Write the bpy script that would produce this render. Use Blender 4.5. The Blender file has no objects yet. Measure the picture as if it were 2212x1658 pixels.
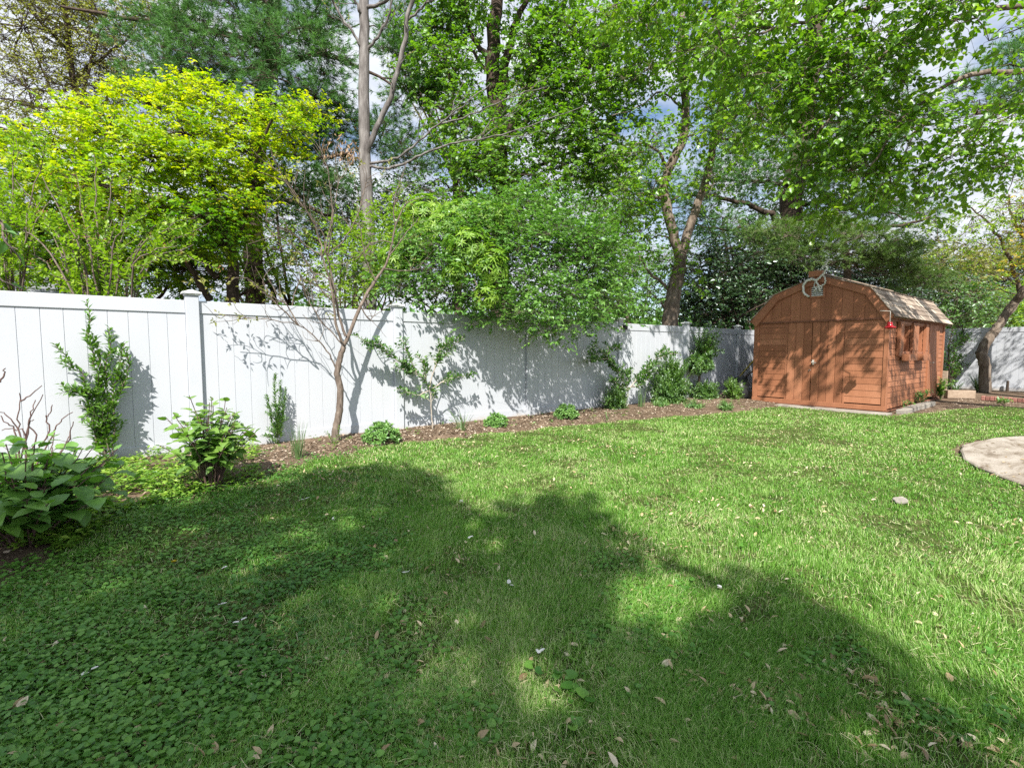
import bpy, math, random
import numpy as np
from mathutils import Vector
R = math.radians
scene = bpy.context.scene
COL = scene.collection

# ------------------------------------------------------------------ camera and measuring
HC = 1.22                      # camera height
YAW, PITCH, FPX = R(51.45), R(4.01), 1055.0
CAM = np.array([0.0, 0.0, HC])
FWD = np.array([math.cos(YAW)*math.cos(PITCH), math.sin(YAW)*math.cos(PITCH), -math.sin(PITCH)])
RGT = np.array([math.sin(YAW), -math.cos(YAW), 0.0])
UP = np.cross(RGT, FWD)
D = 6.455                      # distance of the fence face
SX, SY = 0.60, 0.68            # ground drift of a shadow per metre of height

def ray(px, py): return FWD + (px-1106)/FPX*RGT - (py-829)/FPX*UP
def at(px, py, d): return CAM + ray(px, py)*d
def onz(px, py, z=0.0):
    r = ray(px, py); return CAM + r*((z-HC)/r[2])
def ony(px, py, y):
    r = ray(px, py); return CAM + r*(y/r[1])
def onx(px, py, x):
    r = ray(px, py); return CAM + r*(x/r[0])

# ------------------------------------------------------------------ linking and tagging
def tag(o, label=None, cat=None, group=None, kind=None):
    if label: o['label'] = label
    if cat: o['category'] = cat
    if group: o['group'] = group
    if kind: o['kind'] = kind
    return o

def thing(name, label, cat, loc, group=None):
    o = bpy.data.objects.new(name, None); COL.objects.link(o)
    o.empty_display_size = 0.1
    o.location = [float(v) for v in loc]
    return tag(o, label, cat, group)

def obj(name, V, F, mat, parent=None, smooth=False, rnd=None, bevel=0.0):
    """V (n,3) world coordinates; F a list of index arrays (m,3)/(m,4) or python lists."""
    V = np.asarray(V, dtype=np.float32).reshape(-1, 3)
    loc = np.array(parent_loc(parent), dtype=np.float32)
    me = bpy.data.meshes.new(name)
    if isinstance(F, list) and F and not isinstance(F[0], np.ndarray):
        me.from_pydata((V-loc).tolist(), [], F)
    else:
        if isinstance(F, np.ndarray): F = [F]
        F = [f for f in F if len(f)]
        nl = sum(f.size for f in F); npoly = sum(len(f) for f in F)
        me.vertices.add(len(V)); me.vertices.foreach_set('co', (V-loc).ravel())
        me.loops.add(nl); me.loops.foreach_set('vertex_index', np.concatenate([f.ravel() for f in F]).astype(np.int32))
        tot = np.concatenate([np.full(len(f), f.shape[1]) for f in F]).astype(np.int32)
        st = np.concatenate([[0], np.cumsum(tot)[:-1]]).astype(np.int32)
        me.polygons.add(npoly); me.polygons.foreach_set('loop_start', st)
        me.update(calc_edges=True)
    if smooth: me.polygons.foreach_set('use_smooth', np.ones(len(me.polygons), dtype=bool))
    if rnd is not None:
        a = me.attributes.new('rnd', 'FLOAT', 'POINT'); a.data.foreach_set('value', np.asarray(rnd, dtype=np.float32))
    me.materials.append(mat)
    o = bpy.data.objects.new(name, me); COL.objects.link(o)
    if parent is not None: o.parent = parent
    if bevel:
        b = o.modifiers.new('bevel', 'BEVEL'); b.width = bevel; b.segments = 2; b.limit_method = 'ANGLE'
    me.update()
    return o

def parent_loc(p):
    v = np.zeros(3)
    while p is not None:
        v = v + np.array(p.location); p = p.parent
    return v

class MB:
    """collects boxes, prisms and tubes into one mesh"""
    def __init__(s): s.v = []; s.f = []; s.r = []
    def add(s, v, f, r=0.5):
        n = len(s.v); s.v += [tuple(map(float, p)) for p in v]; s.f += [[i+n for i in q] for q in f]; s.r += [r]*len(v)
        return s
    def box(s, a, b, r=0.5):
        (x0, y0, z0), (x1, y1, z1) = a, b
        x0, x1 = min(x0, x1), max(x0, x1); y0, y1 = min(y0, y1), max(y0, y1); z0, z1 = min(z0, z1), max(z0, z1)
        v = [(x0,y0,z0),(x1,y0,z0),(x1,y1,z0),(x0,y1,z0),(x0,y0,z1),(x1,y0,z1),(x1,y1,z1),(x0,y1,z1)]
        return s.add(v, [[0,3,2,1],[4,5,6,7],[0,1,5,4],[1,2,6,5],[2,3,7,6],[3,0,4,7]], r)
    def prism(s, poly, vec, r=0.5):
        n = len(poly); vec = np.array(vec, float); p = [np.array(q, float) for q in poly]
        v = p + [q+vec for q in p]
        f = [list(range(n))[::-1], list(range(n, 2*n))] + [[i, (i+1) % n, (i+1) % n+n, i+n] for i in range(n)]
        return s.add(v, f, r)
    def tube(s, pts, rad, sides=8, r=0.5):
        V, F = tube(pts, rad, sides)
        return s.add(V.tolist(), F.tolist(), r)
    def build(s, name, mat, parent=None, bevel=0.0, smooth=False):
        import bmesh
        o = obj(name, np.array(s.v), s.f, mat, parent, smooth, s.r, bevel)
        bm = bmesh.new(); bm.from_mesh(o.data); bmesh.ops.recalc_face_normals(bm, faces=bm.faces); bm.to_mesh(o.data); bm.free()
        return o

def norm(a): return a/np.maximum(np.linalg.norm(a, axis=-1, keepdims=True), 1e-9)

def tube(pts, rad, sides=6):
    P = np.asarray(pts, float); n = len(P)
    rad = np.broadcast_to(np.asarray(rad, float), (n,))
    T = np.gradient(P, axis=0); T = norm(T)
    ref = np.where(np.abs(T[:, 2:3]) < 0.9, np.array([[0, 0, 1.0]]), np.array([[1.0, 0, 0]]))
    A = norm(np.cross(T, ref)); B = np.cross(T, A)
    for i in range(1, n):                       # keep the frame from flipping
        a = A[i-1]-T[i]*np.dot(A[i-1], T[i]); l = np.linalg.norm(a)
        if l > 1e-6: A[i] = a/l; B[i] = np.cross(T[i], A[i])
    th = np.arange(sides)/sides*2*math.pi
    V = P[:, None]+rad[:, None, None]*(np.cos(th)[None, :, None]*A[:, None]+np.sin(th)[None, :, None]*B[:, None])
    i = np.arange(n-1)[:, None]*sides; j = np.arange(sides)[None]; k = (j+1) % sides
    F = np.stack([i+j, i+k, i+sides+k, i+sides+j], -1).reshape(-1, 4)
    return V.reshape(-1, 3), F

def smooth_poly(pts, seg=5):
    """Catmull-Rom through the points"""
    P = np.asarray(pts, float)
    if len(P) < 3:
        t = np.linspace(0, 1, seg+1)[:, None]; return P[0]*(1-t)+P[-1]*t
    Q = np.vstack([2*P[0]-P[1], P, 2*P[-1]-P[-2]]); out = []
    for i in range(1, len(Q)-2):
        t = np.linspace(0, 1, seg, endpoint=False)[:, None]
        a, b, c, d = Q[i-1], Q[i], Q[i+1], Q[i+2]
        out.append(0.5*((2*b)+(c-a)*t+(2*a-5*b+4*c-d)*t*t+(3*b-a-3*c+d)*t**3))
    out.append(P[-1:]); return np.vstack(out)

class Wood:
    """tubes of one plant gathered into one mesh"""
    def __init__(s): s.V = []; s.F = []; s.n = 0; s.pts = []
    def limb(s, pts, r0, r1, sides=6, seg=4, jit=0.0, rng=None, keep=True, smooth=True, power=1.0):
        P = smooth_poly(pts, seg) if smooth else np.asarray(pts, float)
        if jit and rng is not None: P = P+np.vstack([np.zeros((1, 3)), rng.normal(0, jit, (len(P)-1, 3))])
        rad = r0+(r1-r0)*np.linspace(0, 1, len(P))**power
        V, F = tube(P, rad, sides); s.V.append(V); s.F.append(F+s.n); s.n += len(V)
        if keep: s.pts.append(np.hstack([P, rad[:, None]]))
        return P
    def twigs(s, A, B, r, sag=0.0, rng=None):
        """many thin three-sided twigs A->B at once"""
        m = len(A)
        if not m: return
        mid = (A+B)/2
        if rng is not None: mid = mid+rng.normal(0, 1, (m, 3))*np.linalg.norm(B-A, axis=1, keepdims=True)*0.07
        mid[:, 2] += sag*np.linalg.norm(B-A, axis=1)
        P = np.stack([A, mid, B], 1); T = norm(B-A)
        ref = np.where(np.abs(T[:, 2:3]) < .9, np.array([[0, 0, 1.]]), np.array([[1., 0, 0]]))
        X = norm(np.cross(T, ref)); Y = np.cross(T, X)
        r = np.broadcast_to(np.asarray(r, float), (m,))
        rr = np.stack([r, r*.75, r*.4], 1)
        th = np.arange(3)/3*2*math.pi
        V = P[:, :, None]+rr[:, :, None, None]*(np.cos(th)[None, None, :, None]*X[:, None, None]+np.sin(th)[None, None, :, None]*Y[:, None, None])
        base = (np.arange(m)*9)[:, None, None]; i = (np.arange(2)*3)[None, :, None]; j = np.arange(3)[None, None]; k = (j+1) % 3
        F = np.stack(np.broadcast_arrays(base+i+j, base+i+k, base+i+3+k, base+i+3+j), -1).reshape(-1, 4)
        s.V.append(V.reshape(-1, 3)); s.F.append(F+s.n); s.n += m*9
    def near(s, p):
        """closest gathered point (and its radius) to each of p"""
        Q = np.vstack(s.pts); p = np.atleast_2d(p)
        out = np.zeros((len(p), 4))
        for i in range(0, len(p), 512):
            d = ((p[i:i+512, None]-Q[None, :, :3])**2).sum(-1)
            d = d+4*np.maximum(0, Q[None, :, 2]-p[i:i+512, None, 2])**2
            out[i:i+512] = Q[d.argmin(1)]
        return out
    def build(s, name, mat, parent): return obj(name, np.vstack(s.V), np.vstack(s.F), mat, parent, smooth=True)

# leaf templates in (side, along, normal)
LEAF = (np.array([[0,0,0],[-.5,.42,.10],[0,1,-.12],[.5,.42,.10],[0,.45,-.03]]), np.array([[0,4,2,1],[0,3,2,4]]))
OVATE = (np.array([[0,0,0],[-.42,.22,.09],[-.5,.5,.10],[-.25,.82,.0],[0,1,-.12],[.25,.82,.0],[.5,.5,.10],[.42,.22,.09],[0,.5,-.02]]),
         np.array([[0,8,2,1],[8,4,3,2],[0,7,6,8],[8,6,5,4]]))
ROUND = (np.array([[0,.08,-.02],[-.42,0,.05],[-.5,.45,.08],[-.3,.85,.03],[0,1,0],[.3,.85,.03],[.5,.45,.08],[.42,0,.05],[0,.5,-.03]]),
         np.array([[0,8,2,1],[8,4,3,2],[0,7,6,8],[8,6,5,4]]))
PALM = (np.array([[0,0,0],[-.55,.32,.0],[-.22,.5,.06],[-.46,.85,-.05],[0,.62,.04],[0,1.12,-.1],[.46,.85,-.05],[.22,.5,.06],[.55,.32,.0]]),
        np.array([[0,4,2,1],[4,5,3,2],[0,8,7,4],[4,7,6,5]]))
NEEDLE = (np.array([[-.5,0,0],[.5,0,0],[0,1,-.08]]), np.array([[0,1,2]]))
BLADE = (np.array([[-.5,0,0],[.5,0,0],[.42,.55,.06],[-.42,.55,.06],[0,1,-.10]]), np.array([[0,1,2,3],[3,2,4,4]]))
BLADE = (np.array([[-.5,0,0],[.5,0,0],[.40,.5,.10],[-.40,.5,.10],[.22,.8,.05],[-.22,.8,.05],[0,1,-.1]]), None)
CHIP = (np.array([[-.5,0,0],[-.1,-.05,.1],[.5,.1,0],[.42,.9,.05],[-.3,1,-.05]]), np.array([[0,1,3,4],[1,2,3,3]]))
CHIP = (np.array([[-.5,0,0],[.5,.1,.06],[.42,.9,-.05],[-.3,1,.08]]), np.array([[0,1,2,3]]))
def biggrid():
    """a broad toothed leaf, 7 rows of 5, cupped and drooping at the tip"""
    V = []; rows = 9
    for i in range(rows):
        t = i/(rows-1); w = (math.sin(math.pi*min(1, (t*0.93+.05)**0.72)))*0.5
        if i == rows-1: w = 0.004
        for k in range(5):
            s = (k-2)/2
            ww = w*(1+(0.07 if i % 2 else -.05))
            V.append((s*ww, t, 0.16*abs(s)*w-0.22*t*t+0.012*(1 if (i+abs(k-2)) % 2 else -1)))
    F = [[i*5+k, i*5+k+1, i*5+5+k+1, i*5+5+k] for i in range(rows-1) for k in range(4)]
    return np.array(V), np.array(F)
BIG = biggrid()

class Leaves:
    def __init__(s): s.p = []; s.a = []; s.n = []; s.l = []; s.w = []; s.r = []
    def add(s, p, a, n, l, w, r=None, rng=None):
        m = len(p); s.p.append(p); s.a.append(a); s.n.append(n)
        s.l.append(np.broadcast_to(l, (m,))); s.w.append(np.broadcast_to(w, (m,)))
        s.r.append(np.broadcast_to(r, (m,)) if r is not None else rng.random(m))
    def build(s, name, mat, parent, shape=LEAF, smooth=False):
        p = np.vstack(s.p); a = norm(np.vstack(s.a)); n = np.vstack(s.n)
        l = np.concatenate(s.l); w = np.concatenate(s.w); r = np.concatenate(s.r)
        side = norm(np.cross(a, n)); n = np.cross(side, a)
        T, F = shape; k = len(T)
        V = p[:, None]+side[:, None]*(T[None, :, 0:1]*w[:, None, None])+a[:, None]*(T[None, :, 1:2]*l[:, None, None])+n[:, None]*(T[None, :, 2:3]*l[:, None, None])
        idx = (np.arange(len(p))*k)[:, None, None]
        Fs = []
        if shape is BLADE:
            Fs = [(idx+np.array([[0,1,2,3],[3,2,4,5]])[None]).reshape(-1, 4), (idx+np.array([[5,4,6]])[None]).reshape(-1, 3)]
        else:
            Fs = [(idx+F[None]).reshape(-1, F.shape[1])]
        return obj(name, V.reshape(-1, 3), Fs, mat, parent, smooth, np.repeat(r, k))

def rdir(rng, m): return norm(rng.normal(0, 1, (m, 3)))

# ------------------------------------------------------------------ materials
def nodes(name):
    m = bpy.data.materials.new(name); m.use_nodes = True
    nt = m.node_tree; nt.nodes.clear(); return m, nt
def N(nt, t, **kw):
    n = nt.nodes.new(t)
    for k, v in kw.items():
        if k in n.inputs: n.inputs[k].default_value = v
        else: setattr(n, k, v)
    return n
def ramp(nt, stops, src):
    n = nt.nodes.new('ShaderNodeValToRGB'); e = n.color_ramp.elements
    while len(e) < len(stops): e.new(0.5)
    for el, (p, c) in zip(e, stops):
        el.position = p; el.color = (*c, 1) if len(c) == 3 else c
    nt.links.new(src, n.inputs[0]); return n.outputs[0]

def leaf_mat(name, stops, trans=0.45, tcol=(1.15, 1.35, .55), rough=0.45, gloss=0.06):
    m, nt = nodes(name); L = nt.links.new
    at_ = N(nt, 'ShaderNodeAttribute', attribute_name='rnd')
    c = ramp(nt, stops, at_.outputs['Fac'])
    mul = N(nt, 'ShaderNodeMix', data_type='RGBA', blend_type='MULTIPLY'); mul.inputs[0].default_value = 1
    L(c, mul.inputs[6]); mul.inputs[7].default_value = (*tcol, 1)
    d = N(nt, 'ShaderNodeBsdfDiffuse'); L(c, d.inputs[0])
    t = N(nt, 'ShaderNodeBsdfTranslucent'); L(mul.outputs[2], t.inputs[0])
    mx = N(nt, 'ShaderNodeMixShader'); mx.inputs[0].default_value = trans; L(d.outputs[0], mx.inputs[1]); L(t.outputs[0], mx.inputs[2])
    g = N(nt, 'ShaderNodeBsdfGlossy'); g.inputs['Roughness'].default_value = rough; g.inputs[0].default_value = (.9, .95, 1, 1)
    lw = N(nt, 'ShaderNodeLayerWeight'); lw.inputs[0].default_value = 0.25
    mt = N(nt, 'ShaderNodeMath', operation='MULTIPLY_ADD'); L(lw.outputs['Facing'], mt.inputs[0]); mt.inputs[1].default_value = gloss*1.2; mt.inputs[2].default_value = gloss*.35
    mx2 = N(nt, 'ShaderNodeMixShader'); L(mt.outputs[0], mx2.inputs[0]); L(mx.outputs[0], mx2.inputs[1]); L(g.outputs[0], mx2.inputs[2])
    o = N(nt, 'ShaderNodeOutputMaterial'); L(mx2.outputs[0], o.inputs[0])
    return m

def surf_mat(name, stops, scale=(6, 6, 6), detail=6, rough=0.7, bump=0.0, bscale=None, spec=0.3, nrough=0.6, use_rnd=0.0, extra=None, dist=0.0):
    """noise driven surface; stops over the noise value; bump from a second noise"""
    m, nt = nodes(name); L = nt.links.new
    tc = N(nt, 'ShaderNodeTexCoord'); mp = N(nt, 'ShaderNodeMapping'); mp.inputs['Scale'].default_value = scale
    L(tc.outputs['Object'], mp.inputs[0])
    nz = N(nt, 'ShaderNodeTexNoise'); nz.inputs['Scale'].default_value = 1; nz.inputs['Detail'].default_value = detail; nz.inputs['Roughness'].default_value = nrough; nz.inputs['Distortion'].default_value = dist
    L(mp.outputs[0], nz.inputs['Vector']); src = nz.outputs[0]
    if use_rnd:
        a = N(nt, 'ShaderNodeAttribute', attribute_name='rnd')
        mm = N(nt, 'ShaderNodeMix', data_type='FLOAT'); mm.inputs[0].default_value = use_rnd
        L(src, mm.inputs[2]); L(a.outputs['Fac'], mm.inputs[3]); src = mm.outputs[0]
    c = ramp(nt, stops, src)
    if extra: c = extra(nt, tc, c)
    p = N(nt, 'ShaderNodeBsdfPrincipled'); p.inputs['Roughness'].default_value = rough; p.inputs['Specular IOR Level'].default_value = spec
    L(c, p.inputs['Base Color'])
    if bump:
        mp2 = N(nt, 'ShaderNodeMapping'); mp2.inputs['Scale'].default_value = bscale or scale; L(tc.outputs['Object'], mp2.inputs[0])
        n2 = N(nt, 'ShaderNodeTexNoise'); n2.inputs['Scale'].default_value = 1; n2.inputs['Detail'].default_value = 8; n2.inputs['Roughness'].default_value = .65; L(mp2.outputs[0], n2.inputs['Vector'])
        b = N(nt, 'ShaderNodeBump'); b.inputs['Strength'].default_value = min(1, bump*1.0); b.inputs['Distance'].default_value = 0.02
        L(n2.outputs[0], b.inputs['Height']); L(b.outputs[0], p.inputs['Normal'])
    o = N(nt, 'ShaderNodeOutputMaterial'); L(p.outputs[0], o.inputs[0])
    return m

def dirt_low(nt, tc, c):
    """soil splashed on the foot of the fence: a stain of its own in the object's height"""
    L = nt.links.new
    ge = N(nt, 'ShaderNodeNewGeometry'); sp = N(nt, 'ShaderNodeSeparateXYZ'); L(ge.outputs['Position'], sp.inputs[0])
    nz = N(nt, 'ShaderNodeTexNoise'); nz.inputs['Scale'].default_value = 5; nz.inputs['Detail'].default_value = 8; nz.inputs['Roughness'].default_value = .7; L(ge.outputs['Position'], nz.inputs['Vector'])
    ma = N(nt, 'ShaderNodeMath', operation='MULTIPLY_ADD'); L(sp.outputs[2], ma.inputs[0]); ma.inputs[1].default_value = -3.6; ma.inputs[2].default_value = 0.5
    ad = N(nt, 'ShaderNodeMath', operation='ADD'); L(ma.outputs[0], ad.inputs[0]); L(nz.outputs[0], ad.inputs[1])
    rp = ramp(nt, [(0.55, (0, 0, 0)), (0.95, (.6, .6, .6))], ad.outputs[0])
    mx = N(nt, 'ShaderNodeMix', data_type='RGBA'); L(rp, mx.inputs[0]); L(c, mx.inputs[6]); mx.inputs[7].default_value = (.36, .29, .2, 1)
    return mx.outputs[2]

M = {}
M['vinyl'] = surf_mat('white_vinyl', [(.3, (.395, .415, .452)), (.5, (.425, .442, .475)), (.7, (.438, .452, .48))], (1.5, 1.5, .8), rough=.42, spec=.35, extra=dirt_low)
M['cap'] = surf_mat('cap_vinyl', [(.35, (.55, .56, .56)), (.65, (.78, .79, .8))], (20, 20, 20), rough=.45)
M['shed'] = surf_mat('brown_paint', [(.2, (.19, .076, .038)), (.42, (.265, .108, .054)), (.58, (.30, .125, .064)), (.8, (.37, .165, .09))], (3, 3, 1.2), rough=.62, bump=.25, bscale=(60, 60, 6), spec=.25, use_rnd=.35)
M['shedside'] = surf_mat('brown_paint_lap', [(.2, (.19, .076, .038)), (.42, (.265, .108, .054)), (.58, (.30, .125, .064)), (.8, (.37, .165, .09))], (1.2, 3, 3), rough=.62, bump=.25, bscale=(6, 60, 60), spec=.25, use_rnd=.35)
M['trim'] = surf_mat('brown_trim', [(.3, (.24, .098, .05)), (.7, (.32, .137, .072))], (4, 4, 2), rough=.6, bump=.2, bscale=(50, 50, 8), spec=.25)
M['dark'] = surf_mat('dark_gap', [(.3, (.03, .018, .012)), (.7, (.05, .03, .02))], rough=.9)
M['skid'] = surf_mat('old_skid', [(.3, (.12, .052, .03)), (.7, (.2, .085, .05))], (6, 6, 6), rough=.8, bump=.3)
M['shingle'] = surf_mat('shingle', [(.2, (.15, .115, .09)), (.45, (.29, .23, .18)), (.8, (.46, .385, .31))], (40, 40, 40), rough=.95, bump=.4, bscale=(150, 150, 150), use_rnd=.65)
M['metal'] = surf_mat('dull_metal', [(.3, (.3, .28, .25)), (.7, (.5, .47, .42))], (30, 30, 30), rough=.4)
M['concrete'] = surf_mat('concrete', [(.25, (.15, .135, .115)), (.5, (.25, .228, .195)), (.75, (.34, .315, .275))], (4, 4, 4), detail=10, rough=.9, bump=.4, bscale=(40, 40, 40))
M['flag'] = surf_mat('flagstone', [(.30, (.085, .065, .045)), (.42, (.19, .155, .12)), (.52, (.28, .245, .205)), (.72, (.38, .34, .295))], (1.6, 4.6, 4), detail=12, rough=.85, bump=.5, bscale=(18, 30, 30), nrough=.68, dist=.8)
M['bark'] = surf_mat('bark', [(.3, (.07, .052, .04)), (.5, (.14, .11, .085)), (.72, (.24, .20, .165))], (14, 14, 3), detail=8, rough=.9, bump=.9, bscale=(26, 26, 5), spec=.15)
M['barkgrey'] = surf_mat('grey_bark', [(.3, (.06, .053, .049)), (.5, (.135, .123, .115)), (.72, (.25, .235, .222))], (12, 12, 2.5), detail=9, rough=.9, bump=.9, bscale=(30, 30, 4), spec=.15)
M['barkdark'] = surf_mat('dark_bark', [(.3, (.03, .022, .018)), (.7, (.1, .075, .058))], (10, 10, 3), detail=8, rough=.95, bump=.9, bscale=(20, 20, 5), spec=.1)
M['barktan'] = surf_mat('young_bark', [(.3, (.07, .052, .042)), (.55, (.15, .118, .095)), (.75, (.26, .215, .18))], (30, 30, 8), detail=8, rough=.85, bump=.6, bscale=(60, 60, 14), spec=.2)
M['twig'] = surf_mat('grey_twig', [(.3, (.26, .22, .18)), (.7, (.44, .39, .33))], (8, 8, 8), rough=.85, bump=.3)
M['stemred'] = surf_mat('cane', [(.3, (.06, .036, .032)), (.7, (.14, .085, .072))], (12, 12, 12), rough=.7)
M['stemgreen'] = surf_mat('green_stem', [(.3, (.07, .10, .03)), (.7, (.14, .17, .06))], (12, 12, 12), rough=.6)
M['drift'] = surf_mat('driftwood', [(.3, (.42, .42, .37)), (.55, (.62, .63, .58)), (.8, (.74, .76, .72))], (20, 20, 20), rough=.8, bump=.5, bscale=(60, 60, 60))
M['soil'] = surf_mat('soil', [(.3, (.06, .042, .028)), (.5, (.125, .088, .06)), (.75, (.21, .155, .11))], (5, 5, 5), detail=12, rough=.95, bump=1, bscale=(30, 30, 30), spec=.1)
M['under'] = surf_mat('turf_soil', [(.3, (.03, .045, .012)), (.5, (.06, .08, .022)), (.72, (.14, .13, .06))], (9, 9, 9), detail=12, rough=.95, bump=1, bscale=(60, 60, 60), spec=.05)
M['roofgrey'] = surf_mat('grey_roof', [(.3, (.11, .115, .13)), (.7, (.19, .195, .215))], (2, 2, 14), rough=.9, use_rnd=.5)
M['wallpale'] = surf_mat('pale_siding', [(.3, (.5, .5, .48)), (.7, (.6, .6, .58))], (2, 2, 10), rough=.8)
M['brick'] = surf_mat('old_brick', [(.3, (.16, .07, .055)), (.7, (.3, .14, .11))], (18, 18, 18), rough=.9, bump=.5, use_rnd=.4)
M['timber'] = surf_mat('raw_timber', [(.3, (.22, .16, .11)), (.7, (.33, .255, .19))], (3, 14, 14), rough=.8, bump=.3)
M['black'] = surf_mat('black_plastic', [(.3, (.012, .012, .013)), (.7, (.03, .03, .03))], (9, 9, 9), rough=.4)
M['beige'] = surf_mat('beige_plastic', [(.3, (.5, .47, .4)), (.7, (.6, .57, .5))], (9, 9, 9), rough=.5)
M['yellowpole'] = surf_mat('yellow_pole', [(.3, (.42, .34, .06)), (.7, (.58, .48, .12))], (9, 9, 9), rough=.5)
m, nt = nodes('red_glass'); p = N(nt, 'ShaderNodeBsdfPrincipled'); p.inputs['Base Color'].default_value = (.36, .008, .015, 1); p.inputs['Roughness'].default_value = .12
p.inputs['Transmission Weight'].default_value = .35; o = N(nt, 'ShaderNodeOutputMaterial'); nt.links.new(p.outputs[0], o.inputs[0]); M['redglass'] = m

G = lambda *s: [(i/(len(s)-1), c) for i, c in enumerate(s)]
M['grass'] = leaf_mat('grass_blades', [(0, (.025, .085, .010)), (.3, (.085, .235, .02)), (.6, (.22, .41, .07)), (.86, (.47, .57, .25)), (1, (.66, .60, .38))], .42, (1.0, 1.2, .5), gloss=.035, rough=.4)
M['clover'] = leaf_mat('creeper_leaf', G((.032, .105, .014), (.075, .20, .026), (.17, .33, .055)), .3, gloss=.06, rough=.4)
M['bedgreen'] = leaf_mat('bed_leaf', G((.08, .18, .02), (.17, .31, .035), (.30, .43, .06)), .42)
M['hyd'] = leaf_mat('hydrangea_leaf', G((.06, .17, .025), (.11, .25, .035), (.18, .34, .05)), .38, gloss=.12)
M['hyd2'] = leaf_mat('young_hydrangea_leaf', G((.075, .17, .025), (.12, .24, .03), (.19, .32, .04)), .42, gloss=.12)
M['shrub'] = leaf_mat('shrub_leaf', G((.05, .13, .02), (.09, .20, .028), (.16, .29, .04)), .4, gloss=.15)
M['sedum'] = leaf_mat('sedum_leaf', G((.07, .18, .04), (.13, .27, .06), (.21, .36, .09)), .25, gloss=.12)
M['blade'] = leaf_mat('strap_leaf', G((.05, .11, .035), (.09, .17, .05), (.15, .22, .075)), .3, gloss=.18)
M['hedge'] = leaf_mat('hedge_leaf', G((.06, .16, .03), (.12, .255, .045), (.22, .38, .08)), .4, gloss=.08, rough=.38)
M['andro'] = leaf_mat('whorled_leaf', G((.11, .23, .02), (.19, .33, .03), (.29, .42, .05)), .45)
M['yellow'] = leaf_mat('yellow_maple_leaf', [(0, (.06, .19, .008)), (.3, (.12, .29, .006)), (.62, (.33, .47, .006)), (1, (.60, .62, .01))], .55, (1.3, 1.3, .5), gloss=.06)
M['spring'] = leaf_mat('spring_leaf', G((.11, .22, .012), (.22, .35, .018), (.36, .46, .04)), .5)
M['bud'] = leaf_mat('bud_leaf', G((.20, .16, .04), (.26, .27, .06), (.34, .33, .10)), .5)
M['pinkbud'] = leaf_mat('pink_bud', G((.28, .11, .06), (.36, .18, .09)), .4)
M['maple'] = leaf_mat('maple_leaf', G((.06, .16, .010), (.12, .26, .016), (.24, .39, .026)), .52, (1.25, 1.35, .5), gloss=.1)
M['mulb'] = leaf_mat('broad_tree_leaf', G((.075, .19, .012), (.16, .33, .018), (.32, .48, .03)), .5, (1.25, 1.3, .5), gloss=.09, rough=.38)
M['dark_ev'] = leaf_mat('evergreen_leaf', G((.018, .05, .014), (.035, .085, .02), (.06, .125, .03)), .25, gloss=.2, rough=.35)
M['pine'] = leaf_mat('pine_needle', G((.04, .12, .03), (.10, .24, .055), (.20, .38, .095)), .4, (1, 1.1, .7), gloss=.06)
M['pinelight'] = leaf_mat('pine_needle_pale', G((.07, .15, .03), (.14, .24, .05), (.24, .33, .09)), .4, (1, 1.1, .7), gloss=.06)
M['shadeleaf'] = leaf_mat('shade_tree_leaf', G((.02, .06, .012), (.035, .09, .018), (.06, .12, .025)), .2, gloss=.05)
M['gold'] = leaf_mat('gold_leaf', G((.40, .27, .01), (.55, .40, .012), (.62, .48, .02)), .45)
M['litter'] = leaf_mat('dry_wing_seed', G((.20, .13, .06), (.38, .28, .15), (.54, .43, .26), (.66, .57, .42)), .2, (1, .9, .7), gloss=.08)
M['petal'] = leaf_mat('white_petal', G((.72, .70, .66), (.82, .80, .78)), .3, (1, 1, 1), gloss=.05)
M['chip'] = leaf_mat('mulch_chip', G((.10, .07, .05), (.20, .145, .10), (.33, .255, .185), (.54, .46, .37)), .05, (1, .9, .7), gloss=.05)
M['deadleaf'] = leaf_mat('dead_leaf', G((.26, .15, .07), (.36, .24, .13)), .3, (1, .9, .7))
rng0 = np.random.default_rng(11)
q4 = lambda zx, zy: (1585+zx*.3336, 534.6+zy*.3336)
q3 = lambda zx, zy: (1244+zx*.2708, 599+zy*.2708)
q2 = lambda zx, zy: ((700+zx/2.764)*.9217, (600+zy/2.764)*.9217)
q1 = lambda zx, zy: (zx*.3891, 553+zy*.3891)
q6 = lambda zx, zy: ((750+zx/2.368)*.9217, zy/2.368*.9217)
q5 = lambda zx, zy: (zx/2.369*.9217, zy/2.369*.9217)
q7 = lambda zx, zy: ((1500+zx/2.369)*.9217, zy/2.369*.9217)

# ------------------------------------------------------------------ lawn outline
EDGE = np.array([onz(*p)[:2] for p in [(-150,1330),(0,1268),(130,1200),(250,1115),(420,1072),(560,1036),(640,1008),(800,966),(1000,945),(1200,924),(1400,905),(1560,893),(1640,884)]])
def edge_y(x):
    w = .05*np.sin(x*5.1)+.035*np.sin(x*11.3+1)+.02*np.sin(x*23+2)
    return np.interp(x, EDGE[:, 0], EDGE[:, 1])+w
PC, PR = np.array([8.2, -2.0]), 3.2
SHX, SHY0, SHY1, SHL = 11.5, 2.86, 5.40, 16.1
def lawn_dist(x, y):
    """metres inside the lawn (negative: outside)"""
    a = edge_y(x)-y
    a = np.where((x > 10.2), np.minimum(a, np.where(y > 2.55, 11.08-x, 9.)), a)
    b = np.hypot(x-PC[0], y-PC[1])-PR-.04+.05*np.sin(7*np.arctan2(y-PC[1], x-PC[0]))
    c = 14.6-x+.15*np.sin(y*6)
    c = np.where(x > 10.9, np.minimum(c, (2.62-.25*(x-11))-y+.08*np.sin(x*4)), c)
    return np.minimum(np.minimum(a, b), c)

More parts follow.
